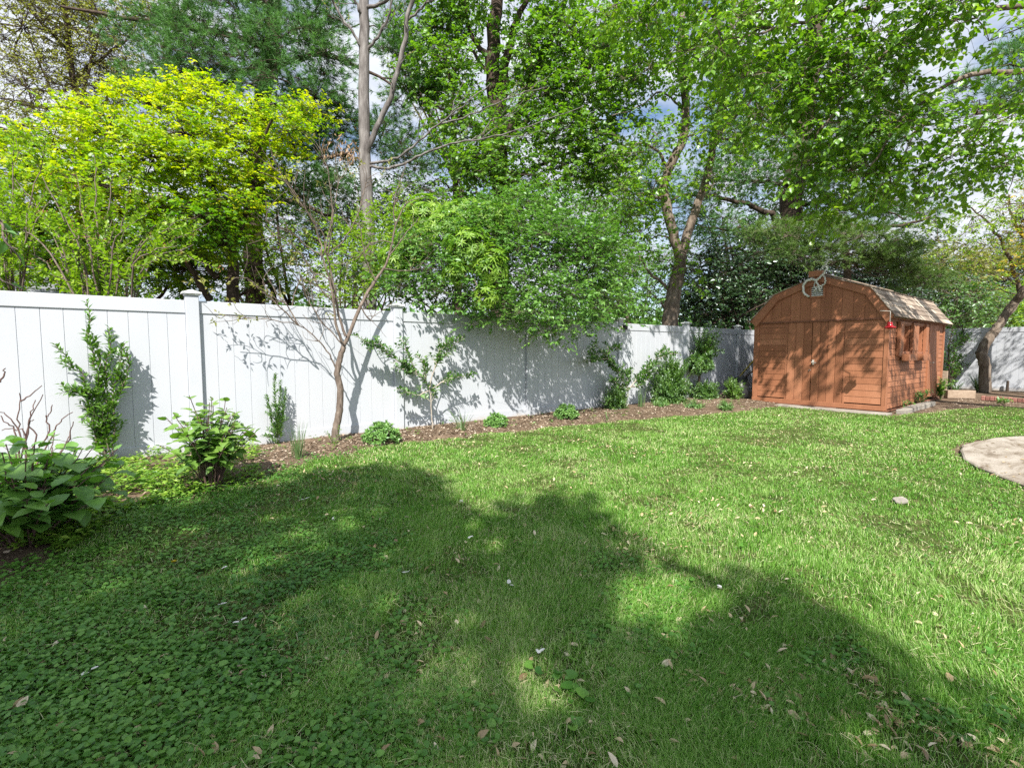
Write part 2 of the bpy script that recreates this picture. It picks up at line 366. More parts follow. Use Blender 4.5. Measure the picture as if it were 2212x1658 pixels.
def vnoise(x, y, f, seed=0):
    """smooth 2-D value noise"""
    r = np.random.default_rng(seed); T = r.random((64, 64))
    u, v = x*f, y*f; i, j = np.floor(u).astype(int), np.floor(v).astype(int); a, b = u-i, v-j
    a = a*a*(3-2*a); b = b*b*(3-2*b); g = lambda p, q: T[p % 64, q % 64]
    return (g(i, j)*(1-a)+g(i+1, j)*a)*(1-b)+(g(i, j+1)*(1-a)+g(i+1, j+1)*a)*b

# ------------------------------------------------------------------ ground, bed, patio
s = 400
tag(obj('ground', [(-s,-s,-.012),(s,-s,-.012),(s,s,-.012),(-s,s,-.012)], [[0,1,2,3]], M['soil']), kind='structure')
gx, gy = np.meshgrid(np.linspace(-6, 15.5, 216), np.linspace(-8, 7, 151), indexing='ij')
ins = lawn_dist(gx, gy)
gz = .004*np.ones_like(gx)+.02*vnoise(gx, gy, 1.3, 5)*(ins > .1)
V = np.stack([gx, gy, gz], -1).reshape(-1, 3)
i, j = np.meshgrid(np.arange(215), np.arange(150), indexing='ij'); a = i*151+j
F = np.stack([a, a+151, a+152, a+1], -1).reshape(-1, 4)
ok = (ins.reshape(-1)[F] > -.02).all(1)
tag(obj('lawn', V, F[ok], M['under'], smooth=True), kind='structure')
# bed of mulch: a low mounded sheet between lawn and fence
bx = np.linspace(-4, 11.35, 200); tt = np.linspace(0, 1, 16)
BX, T = np.meshgrid(bx, tt, indexing='ij'); e = edge_y(BX)-.06
BY = e+(D+.3-e)*T; BZ = .002+.075*np.sin(np.pi*np.clip(T*.75, 0, 1))+.02*vnoise(BX, BY, 3, 8)*np.clip(T*6, 0, 1)-.012*(T == 0)
i, j = np.meshgrid(np.arange(199), np.arange(15), indexing='ij'); a = i*16+j
tag(obj('mulch_bed', np.stack([BX, BY, BZ], -1).reshape(-1, 3), np.stack([a, a+16, a+17, a+1], -1).reshape(-1, 4), M['soil'], smooth=True), kind='structure')
def bed_z(x, y):
    e = edge_y(x)-.06; t = np.clip((y-e)/(D+.3-e), 0, 1)
    return .002+.075*np.sin(np.pi*np.clip(t*.75, 0, 1))+.02*vnoise(np.atleast_1d(np.asarray(x, float)), np.atleast_1d(np.asarray(y, float)), 3, 8)*np.clip(t*6, 0, 1)
# patio: a round stamped stone disc with a bevelled edge
th = np.linspace(0, 2*np.pi, 97)[:-1]
mb = MB()
rr = PR+.012*np.sin(th*17)+.01*np.sin(th*41)
ring = lambda r, z: [(PC[0]+r[k]*math.cos(th[k]), PC[1]+r[k]*math.sin(th[k]), z) for k in range(96)]
v = ring(rr, -.01)+ring(rr, .022)+ring(rr-.015, .032)
f = [[k, (k+1) % 96, (k+1) % 96+96, k+96] for k in range(96)]+[[k+96, (k+1) % 96+96, (k+1) % 96+192, k+192] for k in range(96)]+[list(range(192, 288))]
mb.add(v, f)
tag(mb.build('patio', M['flag']), kind='structure')

# ------------------------------------------------------------------ white vinyl fence along the bed
def fence_run(root, x0, sp, ks, axis, face, top, foot_fn, caps, skip_panel=(), half=.0635):
    """posts and tongue-and-groove panels. axis 'x': runs along x, front is -y at y=face; axis 'y': runs along y, front is -x at x=face"""
    def m(u, w, z): return (u, face+w, z) if axis == 'x' else (face+w, u, z)
    for n_, k in enumerate(ks):
        u = x0+sp*k
        zb = foot_fn(u)
        mb = MB(); mb.box(m(u-half, -.048, zb-.05), m(u+half, .079, top+.045))
        po = mb.build('post', M['vinyl'], root, .006)
        if k in caps:
            cb = MB(); w1, w2 = half+.007, half+.028
            cb.box(m(u-w1, -.055, top+.0475), m(u+w1, .086, top+.066))
            cb.box(m(u-w2, -.076, top+.066), m(u+w2, .107, top+.084))
            c0 = [m(u-w1-.008, -.063, top+.084), m(u+w1+.008, -.063, top+.084), m(u+w1+.008, .094, top+.084), m(u-w1-.008, .094, top+.084)]
            c1 = [m(u-.02, -.005, top+.112), m(u+.02, -.005, top+.112), m(u+.02, .036, top+.112), m(u-.02, .036, top+.112)]
            cb.add(c0+c1, [[0,1,5,4],[1,2,6,5],[2,3,7,6],[3,0,4,7],[4,5,6,7]])
            cb.build('post_cap', M['cap'], po, .004)
        if n_ == len(ks)-1 or k in skip_panel: continue
        a, b = u+half, u+sp-half
        za = foot_fn((a+b)/2)
        mb = MB(); nb = 14; w = (b-a)/nb
        for q in range(nb):
            p0, p1 = a+w*q, a+w*(q+1); g = .0022
            prof = [(p0+g*.4, .012), (p0+g*.4, .003), (p0+g*1.6, 0), (p1-g*1.6, 0), (p1-g*.4, .003), (p1-g*.4, .012)]
            mb.prism([m(pu, pw, za+.1) for pu, pw in prof], (0, 0, top-za-.2))
        mb.box(m(a, .0055, za+.1), m(b, .03, top-.1))
        pn = mb.build('panel', M['vinyl'], root)
        rb = MB(); rb.box(m(a, -.012, top-.145), m(b, .044, top-.006)); rb.build('top_rail', M['vinyl'], pn, .005)
        rb = MB(); rb.box(m(a, -.012, za+.01), m(b, .044, za+.15)); rb.build('bottom_rail', M['vinyl'], pn, .005)
FTOP = 1.765
froot = thing('vinyl_fence', 'long white vinyl privacy fence running behind the planting bed to the shed', 'fence', (.625, D, 0))
fence_run(froot, .625, 2.44, list(range(-3, 9)), 'x', D, FTOP, lambda u: float(bed_z(u, D)[0])-.03, {-3,-2,-1,0,1,3,4,5,6,7,8})
broot = thing('vinyl_fence', 'short stretch of white vinyl fence behind the leaning tree, right of the shed', 'fence', (20.3, 2, 0))
fence_run(broot, 1.35-2.44*3, 2.44, list(range(0, 6)), 'y', 20.3, 1.88, lambda u: .0, {0,1,2,4,5})

# small lamp on the fence
lx = ony(*q3(378, 398), D-.03)
lroot = thing('fence_lamp', 'small black lamp on a beige bracket fixed to the white fence rail', 'lamp', lx)
mb = MB(); mb.box((lx[0]-.14, D-.06, lx[2]-.035), (lx[0]-.05, D-.0135, lx[2]+.03)); mb.build('bracket', M['beige'], lroot, .006)
mb = MB(); mb.box((lx[0]-.048, D-.11, lx[2]-.05), (lx[0]+.05, D-.02, lx[2]+.05)); mb.build('lamp_head', M['black'], lroot, .008)

# ------------------------------------------------------------------ shed
sroot = thing('garden_shed', 'brown painted wooden shed with double doors, shuttered side windows and barn roof', 'shed', (SHX, (SHY0+SHY1)/2, 0))
ZB, ZW = .10, 1.86
yq = lambda zx, zy=740: float(onx(*q4(zx, zy), SHX)[1])
yc = [SHY1, yq(160), yq(345), yq(503), yq(712), yq(968), SHY0]
# inner box (dark behind the siding)
mb = MB(); t = .03
mb.prism([(SHX+t, SHY0+.09, ZB), (SHX+t, SHY1-t, ZB), (SHX+t, SHY1-t, ZW), (SHX+t, 4.95, 2.40), (SHX+t, 4.07, 2.70), (SHX+t, 3.2, 2.40), (SHX+t, SHY0+.09, ZW)], (SHL-SHX-2*t, 0, 0))
mb.build('frame', M['dark'], sroot)
# front: lapped boards left and right of the doors
r = np.random.default_rng(5)
for k, (ya, yb) in enumerate([(yc[2]+.008, yc[1]-.004), (yc[5]+.004, yc[4]-.008)]):
    mb = MB(); nb = 13; h = (ZW-.02-(ZB+.05))/nb
    for q in range(nb):
        z0 = ZB+.05+h*q
        mb.prism([(SHX-.010, ya, z0+.004), (SHX-.005, ya, z0+h-.001), (SHX+.03, ya, z0+h-.001), (SHX+.03, ya, z0+.005)], (0, yb-ya, 0), float(r.random()))
    mb.build('wall', M['shed'], sroot)
# corner posts and jambs
for nm, ya, yb in [('corner_board', SHY1-.0, yc[1]), ('corner_board', yc[5], SHY0+.0)]:
    mb = MB(); mb.box((SHX-.020, ya, ZB+.029), (SHX+.03, yb, ZW-.031)); mb.build(nm, M['trim'], sroot, .004)
# doors
def door(ya, yb, nb, side):
    root = None
    mb = MB(); w = (ya-yb)/nb
    for q in range(nb):
        mb.prism([(SHX-.014, yb+w*q+.003, 0), (SHX-.018, yb+w*q+.008, 0), (SHX-.018, yb+w*(q+1)-.008, 0), (SHX-.014, yb+w*(q+1)-.003, 0), (SHX+.02, yb+w*(q+1)-.003, 0), (SHX+.02, yb+w*q+.003, 0)], (0, 0, 1), float(r.random()))
    mb.v = [(x, y, ZB+.03+z*(ZW-.035-ZB-.03)) for x, y, z in mb.v]
    mb.box((SHX-.006, yb+.004, ZB+.035), (SHX+.019, ya-.004, ZW-.04))
    o = mb.build('door', M['shed'], sroot)
    ys = ya if side > 0 else yb
    for z in (.35, 1.6):
        hb = MB(); hb.box((SHX-.026, ys-.02*side, z-.035), (SHX-.0182, ys-.09*side, z+.0)); hb.build('hinge', M['trim'], o, .003)
    return o
dl = door(yc[2]-.004, yc[3]+.003, 3, 1); dr = door(yc[3]-.003, yc[4]+.004, 4, -1)
hp = onx(*q4(512, 742), SHX-.03)
mb = MB(); mb.tube([(SHX-.018, hp[1], hp[2]), (SHX-.06, hp[1], hp[2])], .012, 10); mb.tube([(SHX-.06, hp[1]+.02, hp[2]), (SHX-.062, hp[1]-.07, hp[2]-.01)], .011, 10); mb.box((SHX-.024, hp[1]-.02, hp[2]-.05), (SHX-.0175, hp[1]+.02, hp[2]+.05))
mb.build('handle', M['metal'], dr, .002)
hp = onx(*q4(490, 792), SHX-.03)
mb = MB(); mb.tube([(SHX-.018, hp[1], hp[2]), (SHX-.04, hp[1], hp[2])], .018, 12); mb.build('lock', M['metal'], dl, .002)
# jamb strips beside the doors and head board
for ya in (yc[2], yc[4]):
    mb = MB(); mb.box((SHX-.013, ya-.035+(.035 if ya == yc[2] else 0), ZB+.03), (SHX+.03, ya+(.035 if ya == yc[2] else 0), ZW-.01)); mb.build('door_jamb', M['trim'], sroot, .003)
mb = MB(); mb.box((SHX-.030, SHY1+.004, ZB-.07), (SHX+.02, SHY0-.004, ZB+.0285)); mb.build('sill_beam', M['trim'], sroot, .006)
mb = MB(); mb.box((SHX-.05, yc[3]-.5, .0), (SHX+.1, yc[3]+.9, .045)); mb.box((SHX-.02, SHY0-.01, 0), (SHL, SHY1, .028)); mb.build('skid', M['skid'], sroot, .006)
# gable with vertical boards
def roof_z(y):
    return float(np.interp(y, [2.78, 3.18, 4.07, 4.95, 5.45], [1.90, 2.42, 2.74, 2.42, 1.90]))
mb = MB(); y = SHY0-.0; nb = 13; w = (SHY1-SHY0)/nb
for q in range(nb):
    ya, yb = SHY0+w*q+.004, SHY0+w*(q+1)-.004
    ks = [v_ for v_ in (3.18, 4.07, 4.95) if ya < v_ < yb]
    topp = [(SHX-.03, yy, roof_z(yy)-.04) for yy in [yb]+ks[::-1]+[ya]]
    mb.prism([(SHX-.03, ya, ZW-.03), (SHX-.03, yb, ZW-.03)]+topp, (.045, 0, 0), float(r.random()))
mb.prism([(SHX-.022, SHY0+.01, ZW-.02), (SHX-.022, SHY1-.01, ZW-.02), (SHX-.022, 4.95, 2.37), (SHX-.022, 4.07, 2.69), (SHX-.022, 3.18, 2.37)], (.03, 0, 0))
mb.build('gable', M['shed'], sroot)
mb = MB(); mb.box((SHX-.045, SHY0-.006, ZW-.055), (SHX-.0305, SHY1+.006, ZW-.022)); mb.build('drip_board', M['skid'], sroot, .003)
# rake fascia
P = [(2.76, 1.87), (3.16, 2.43), (4.07, 2.765), (4.96, 2.43), (5.47, 1.87)]
def offs(p, d):
    q = []
    for k, (y, z) in enumerate(p):
        q.append((y+(4.07-y)*d*.75, z-d*1.05))
    return q
P2 = offs(P, .125)
for a_, b_ in ((0, 1), (1, 2), (2, 3), (3, 4)):
    mb = MB(); mb.prism([(SHX-.075, *P[a_]), (SHX-.075, *P[b_]), (SHX-.075, *P2[b_]), (SHX-.075, *P2[a_])], (.042, 0, 0))
    mb.build('fascia', M['trim'], sroot, .004)
# roof: decks and shingle tabs, four slopes
X0, X1 = SHX-.10, SHL+.12
mb = MB(); tabs = MB()
for (ya, za), (yb, zb) in ((P[0], P[1]), (P[1], P[2]), (P[4], P[3]), (P[3], P[2])):
    d = np.array([0, yb-ya, zb-za]); Ls = np.linalg.norm(d); d /= Ls
    n = np.array([0, -d[2], d[1]]); n = n if n[2] > 0 else -n
    A = np.array([0, ya, za])-d*.03
    mb.prism([A+[X0+.028, 0, 0]-n*.02, A+[X0+.028, 0, 0]+n*0.0, A+d*(Ls+.03)+[X0+.028, 0, 0], A+d*(Ls+.03)+[X0+.028, 0, 0]-n*.02], (X1-X0-.03, 0, 0))
    nc = max(4, round(Ls/.135)); ex = (Ls+.02)/nc
    for c in range(nc):
        x = X0-(c % 2)*.12-float(r.random())*.05
        while x < X1:
            x2 = min(X1, x+.22+float(r.random())*.14); xa = max(X0, x)
            if x2-xa > .03:
                b0 = A+d*(ex*c-.01)+n*.022; t0 = A+d*(ex*(c+1)+.02)+n*.008
                tabs.prism([b0+[xa+.004, 0, 0], t0+[xa+.004, 0, 0], t0+[xa+.004, 0, 0]-n*.006, b0+[xa+.004, 0, 0]-n*.016], (x2-xa-.006, 0, 0), float(r.random()))
            x = x2
tabs.box((X0, 3.97, 2.775), (X1, 4.17, 2.793))
tabs.v += mb.v; tabs.f += [[k+len(tabs.r) for k in q] for q in mb.f]; tabs.r += [.2]*len(mb.v)
tabs.build('roof', M['shingle'], sroot)
mb = MB(); mb.box((X0-.02, 4.01, 2.74), (X0+.16, 4.26, 2.86)); mb.build('ridge_block', M['trim'], sroot, .006)
# side wall: lapped boards leaving the window openings free
xq = lambda zx, zy: float(ony(*q4(zx, zy), SHY0)[0])
zq = lambda zx, zy: float(ony(*q4(zx, zy), SHY0)[2])
W = [(xq(1083, 590), xq(1137, 590), zq(1110, 672), zq(1110, 500)), (xq(1180, 590), xq(1222, 590), zq(1200, 674), zq(1200, 508))]
DX = (xq(1256, 740), xq(1312, 740))
mb = MB(); nb = 17; h = (ZW+.02-ZB+.045)/nb
for q in range(nb):
    z0 = ZB-.045+h*q; zc = z0+h/2
    cuts = [(DX[0], DX[1])]+[(a, b) for a, b, c, d in W if c-.03 < zc < d+.03]
    xs = [SHX+.05]+[e for c in sorted(cuts) for e in c]+[SHL]
    for a, b in zip(xs[::2], xs[1::2]):
        if b-a > .02: mb.prism([(a, SHY0+.005, z0+.004), (a, SHY0+.014, z0+h), (a, SHY0+.05, z0+h), (a, SHY0+.05, z0+.003)], (b-a, 0, 0), float(r.random()))
mb.build('wall', M['shedside'], sroot)
mb = MB(); mb.box((SHX-.0215, SHY0-.018, ZB-.06), (SHX+.09, SHY0-.0005, ZW-.03)); mb.build('corner_board', M['trim'], sroot, .004)
mb = MB(); mb.box((SHL-.1, SHY0-.015, ZB), (SHL+.01, SHY0+.06, ZW+.02)); mb.build('corner_board', M['trim'], sroot, .004)
mb = MB(); mb.box((SHX-.03, SHY0-.045, ZW-.045), (SHL+.1, SHY0-.019, ZW+.045)); mb.build('soffit', M['trim'], sroot, .004)
for n_, (a, b, c, d) in enumerate(W):
    fr = MB(); e = .035
    fr.box((a-e, SHY0-.022, d), (b+e, SHY0+.03, d+.06)); fr.box((a-e, SHY0-.03, c-.05), (b+e, SHY0+.05, c))
    fr.box((a, SHY0+.001, c), (a+.02, SHY0+.085, d)); fr.box((b-.02, SHY0+.001, c), (b, SHY0+.085, d)); fr.box((a+.021, SHY0+.001, d-.02), (b-.021, SHY0+.085, d-.001))
    wf = fr.build('window', M['trim'], sroot, .003)
    pb = MB(); pb.box((a+.02, SHY0+.072, c), (b-.02, SHY0+.088, d-.02)); pb.build('panel', M['shed'], wf)
    sw = (b-a)*.42
    for xa in (a-e-sw-.004, b+e+.004):
        sb = MB(); sb.box((xa, SHY0-.055, c-.09), (xa+sw, SHY0-.0005, d+.05)); sb.box((xa+.02, SHY0-.062, c+.02), (xa+sw-.02, SHY0-.0555, d-.02)); sb.build('shutter', M['trim'], wf, .004)
    fb = MB(); fb.box((a-.02, SHY0-.15, c-.19), (b+.02, SHY0-.031, c-.052)); fb.build('flower_box', M['trim'], wf, .005)
mb = MB()
for q in range(4):
    w = (DX[1]-DX[0]-.02)/4; mb.box((DX[0]+.01+w*q+.003, SHY0-.012, ZB+.02), (DX[0]+.01+w*(q+1)-.003, SHY0+.03, ZW-.05), float(r.random()))
mb.box((DX[0]+.012, SHY0-.004, ZB+.02), (DX[1]-.012, SHY0+.03, ZW-.05))
sd = mb.build('door', M['shed'], sroot)
for xa in (DX[0]-.055, DX[1]):
    jb = MB(); jb.box((xa, SHY0-.02, ZB), (xa+.055, SHY0+.02, ZW-.047)); jb.build('door_jamb', M['trim'], sd, .003)
hx, hz = xq(1264, 745), zq(1264, 745)
jb = MB(); jb.tube([(hx+.03, SHY0-.012, hz), (hx+.03, SHY0-.06, hz)], .012, 10); jb.tube([(hx+.03, SHY0-.06, hz), (hx+.12, SHY0-.06, hz)], .012, 10); jb.build('handle', M['metal'], sd)
# vent with louvres in the gable
va, vb = onx(*q4(508, 255), SHX-.03), onx(*q4(580, 312), SHX-.03)
vy0, vy1, vz0, vz1 = min(va[1], vb[1]), max(va[1], vb[1]), min(va[2], vb[2]), max(va[2], vb[2])
vm = MB()
for (a, b) in (((vy0-.035, vz0-.035), (vy1+.035, vz0)), ((vy0-.035, vz1), (vy1+.035, vz1+.035)), ((vy0-.035, vz0), (vy0, vz1)), ((vy1, vz0), (vy1+.035, vz1))):
    vm.box((SHX-.058, a[0], a[1]), (SHX-.0305, b[0], b[1]))
vo = vm.build('vent', M['trim'], sroot, .003)
vm = MB()
for k in range(5):
    z = vz0+(vz1-vz0)*(k+.25)/5
    vm.prism([(SHX-.060, vy0, z), (SHX-.055, vy0, z-.006), (SHX-.034, vy0, z+.016), (SHX-.037, vy0, z+.022)], (0, vy1-vy0, 0))
vm.build('louvre', M['drift'], vo)
vm = MB(); vm.box((SHX-.0325, vy0, vz0), (SHX-.0308, vy1, vz1)); vm.build('vent_gap_shade', M['dark'], vo)  # dark plate: the shade between the louvres put into its colour

# driftwood horse-like ornament hanging over the vent
def drift(name, label, cat):
    p = lambda zx, zy, o: onx(*q4(zx, zy), SHX-o)
    base = p(540, 240, .1)
    root = thing(name, label, cat, base)
    w = Wood()
    w.limb([p(488, 318, .1), p(462, 300, .11), p(450, 268, .12), p(458, 230, .12), p(480, 212, .12), p(510, 206, .12)], 0.0192, 0.0273, 8, 5, .006, rng0)
    w.limb([p(505, 204, .12), p(528, 214, .14), p(545, 240, .13), p(552, 262, .12), p(560, 282, .1)], 0.0216, 0.0147, 7, 5, .006, rng0)
    w.limb([p(528, 214, .13), p(555, 196, .13), p(578, 175, .13), p(592, 150, .14), p(604, 125, .14)], 0.0216, 0.0137, 8, 5, .006, rng0)
    w.limb([p(565, 250, .12), p(585, 238, .12), p(592, 215, .13), p(586, 190, .12), p(576, 176, .13)], 0.0144, 0.0137, 7, 5, .006, rng0)
    w.limb([p(520, 285, .1), p(535, 262, .11), p(550, 245, .12), p(566, 252, .12), p(560, 270, .11)], 0.0120, 0.0126, 7, 5, .006, rng0)
    w.limb([p(530, 212, .13), p(522, 245, .12), p(540, 275, .11)], 0.0120, 0.0084, 7, 5, .006, rng0)
    w.build('driftwood_body', M['drift'], root)
    h = Wood()
    h.limb([p(604, 128, .14), p(600, 108, .15), p(608, 88, .15), p(622, 78, .15), p(638, 80, .16)], 0.0168, 0.0189, 8, 5, .006, rng0)
    h.limb([p(605, 95, .15), p(590, 98, .14), p(574, 104, .13)], 0.0168, 0.0063, 6, 4, .006, rng0)
    h.limb([p(612, 84, .15), p(600, 74, .14), p(590, 72, .14)], 0.0144, 0.0042, 6, 4, .006, rng0)
    h.limb([p(602, 112, .15), p(585, 124, .14), p(566, 140, .13), p(560, 150, .12)], 0.0168, 0.0053, 6, 4, .006, rng0)
    h.limb([p(600, 118, .15), p(588, 112, .14), p(570, 122, .13)], 0.0144, 0.0053, 6, 4, .006, rng0)
    h.build('driftwood_head', M['drift'], root)
drift('driftwood_ornament', 'twisted pale driftwood ornament hung over the vent on the shed gable', 'ornament')

# hummingbird feeder under the shed eave
fp = ony(*q4(1010, 510), SHY0-.19)
fr = thing('bird_feeder', 'red glass bird feeder hanging from the front corner of the shed roof', 'bird feeder', fp)
mb = MB(); mb.tube([(fp[0], fp[1], fp[2]+.06), (fp[0], fp[1], fp[2]+.27)], .006, 6); mb.tube([(fp[0], fp[1], fp[2]+.27), (fp[0]+.02, SHY0-.03, fp[2]+.29)], .007, 6); mb.build('hanger', M['metal'], fr)
def lathe(c, prof, n=20):
    v = [(c[0]+r_*math.cos(2*math.pi*k/n), c[1]+r_*math.sin(2*math.pi*k/n), c[2]+z_) for r_, z_ in prof for k in range(n)]
    f = [[a*n+k, a*n+(k+1) % n, (a+1)*n+(k+1) % n, (a+1)*n+k] for a in range(len(prof)-1) for k in range(n)]
    return v, f
mb = MB(); mb.add(*lathe(fp, [(.002, -.05), (.035, -.048), (.065, -.035), (.075, -.015), (.068, .0), (.045, .02), (.042, .05), (.036, .075), (.002, .08)])); mb.build('feeder_dish', M['redglass'], fr, smooth=True)
for k in range(5):
    a = k*2*math.pi/5; mb = MB(); mb.add(*lathe((fp[0]+.068*math.cos(a), fp[1]+.068*math.sin(a), fp[2]-.016), [(.001, -.02), (.02, -.015), (.028, 0), (.018, .012), (.001, .014)], 8)); mb.build('feeding_port', M['redglass'], fr, smooth=True)

# concrete apron and edging by the shed
mb = MB(); mb.box((11.02, 2.72, -.02), (11.44, 5.6, .018)); tag(mb.build('concrete_apron', M['concrete'], None, .006), kind='structure')
e0 = 11.58
for k in range(4):
    a = e0+k*.62
    mb = MB(); mb.box((a+.006, 2.55+.02*(k % 2), -.02), (a+.612, 2.70+.02*(k % 2), .075+.006*(k % 3)))
    tag(mb.build('edging_block', M['concrete'], None, .012), ['grey concrete edging block at the front corner of the shed side', 'grey concrete edging block under the shed windows, second from the front', 'grey concrete edging block under the shed windows, third from the front', 'grey concrete edging block below the shed side door'][k], 'edging block', 'concrete edging blocks along the shed side')
# boards and brick edging right of the shed
a, b = onz(*q4(1385, 975)), onz(*q4(1566, 977))
dv = (b-a)/np.linalg.norm(b-a); nv = np.array([-dv[1], dv[0], 0])
nv = nv if nv[0] > 0 else -nv
mb = MB(); mb.prism([a, b, b+nv*.14, a+nv*.14], (0, 0, .20))
tag(mb.build('timber_board', M['timber'], None, .01), 'thick pale timber board lying on edge on the soil right of the shed', 'board')
a = onz(*q4(1358, 960)); mb = MB(); mb.prism([a+np.array([0, -.05, 0]), a+np.array([.09, -.05, 0]), a+np.array([.09, .06, 0]), a+np.array([0, .06, 0])], (0.02, 0, .66))
tag(mb.build('timber_stake', M['timber'], None, .006), 'short upright timber stake beside the rear corner of the shed', 'stake')
p0, p1 = onz(*q4(1600, 988)), onz(*q4(1990, 1010)); nbk = 13
for k in range(nbk):
    c = p0+(p1-p0)*k/nbk; u = (p1-p0)/nbk*.94; n_ = np.array([-u[1], u[0], 0]); n_ = n_/np.linalg.norm(n_)*.11
    hh = .09+.02*float(r.random())
    mb = MB(); mb.prism([c, c+u, c+u+n_, c+n_], (0, 0, hh), float(r.random()))
    tag(mb.build('edging_brick', M['brick'], None, .012), 'old red brick in the edging row under the leaning tree', 'brick', 'red bricks edging the soil under the leaning tree')
a = onz(*q4(1770, 932)); mb = MB(); mb.tube([a, a+np.array([.01, .0, .32])], [.035, .03], 8)
tag(mb.build('stake', M['barkdark'], None), 'dark stub of a stake standing in front of the white fence near the leaning tree', 'stake')

# garden tools and bag leaning in the gap between fence and shed
def pole(name, label, a, b, r_, mat, cat='garden tool', head=None):
    root = thing(name, label, cat, a)
    mb = MB(); mb.tube([a, b], r_, 8); mb.build('handle', mat, root)
    if head is not None: head(root, a, b)
    return root
def rake_head(root, a, b):
    mb = MB(); d = norm(np.array(a)-np.array(b)); sd_ = norm(np.cross(d, [0, 0, 1.])); c = np.array(a)
    mb.tube([c+sd_*-.16, c+sd_*.16], .012, 6)
    for k in range(9): mb.tube([c+sd_*(-.15+.0375*k), c+sd_*(-.15+.0375*k)+np.array([-.05, -.02, -.07])], .005, 5)
    mb.build('rake_head', M['barkdark'], root)
ta = np.array([10.9, 6.0, .06]); tb = np.array([11.46, 5.47, .80])
pole('garden_rake', 'yellow handled rake leaning against the left side of the shed', onz(*q3(1215, 950))*[1, 1, 0]+[.35, .25, .08], np.array([11.75, 5.47, 1.02]), .018, M['yellowpole'], 'rake', rake_head)
pole('garden_hoe', 'dark handled tool leaning low against the left side of the shed', np.array([11.15, 6.1, .05]), np.array([11.9, 5.48, .8]), .02, M['barkdark'], 'hoe', rake_head)
mb = MB(); c = np.array([11.55, 5.72, .0]); prof = [(.02, .0), (.2, .01), (.22, .2), (.19, .42), (.12, .55), (.02, .57)]
v, f = lathe(c, prof, 16); v = [(x+.03*math.sin(9*z+5*y), y*1+.03*math.sin(13*x+7*z), z+.02*math.sin(11*x)) for x, y, z in v]; mb.add(v, f)
tag(mb.build('rubbish_bag', M['black'], None, smooth=True), 'black crumpled bag in the gap between the fence and the shed', 'bag')
# flat scrap in the lawn and neighbour's roof
c = onz(1945, 1082, .03); mb = MB(); k = 11; rs = np.random.default_rng(3)
pts = [(c[0]+.075*math.cos(2*math.pi*i/k)*(.7+.5*rs.random()), c[1]+.055*math.sin(2*math.pi*i/k)*(.7+.5*rs.random()), .022+.015*rs.random()) for i in range(k)]
mb.prism(pts, (0, 0, .02)); tag(mb.build('flat_stone', M['concrete'], None, .006), 'small pale stone sunk in the sunny lawn near the patio', 'stone')
hx_, hy_ = 2.0, 22.0
hr = thing('neighbour_house', 'grey roofed house half hidden by shrubs beyond the left end of the fence', 'house', (-4, 16, 0))
mb = MB(); mb.box((-12, 14, 0), (-1.2, 22, 2.05)); mb.build('wall', M['wallpale'], hr)
mb = MB()
for k in range(14):
    t0, t1 = k/14, (k+1)/14
    mb.prism([(-12.4, 13.5+4.5*t0, 2.05+1.6*t0+.03), (-12.4, 13.5+4.5*t1, 2.05+1.6*t1+.005), (-12.4, 13.5+4.5*t1, 2.0+1.6*t1), (-12.4, 13.5+4.5*t0, 2.0+1.6*t0)], (11.6, 0, 0), float(r.random()))
mb.prism([(-12.4, 18, 3.63), (-12.4, 22.5, 2.06), (-12.4, 22.5, 2.0), (-12.4, 18, 3.57)], (11.6, 0, 0))
mb.build('roof', M['roofgrey'], hr)
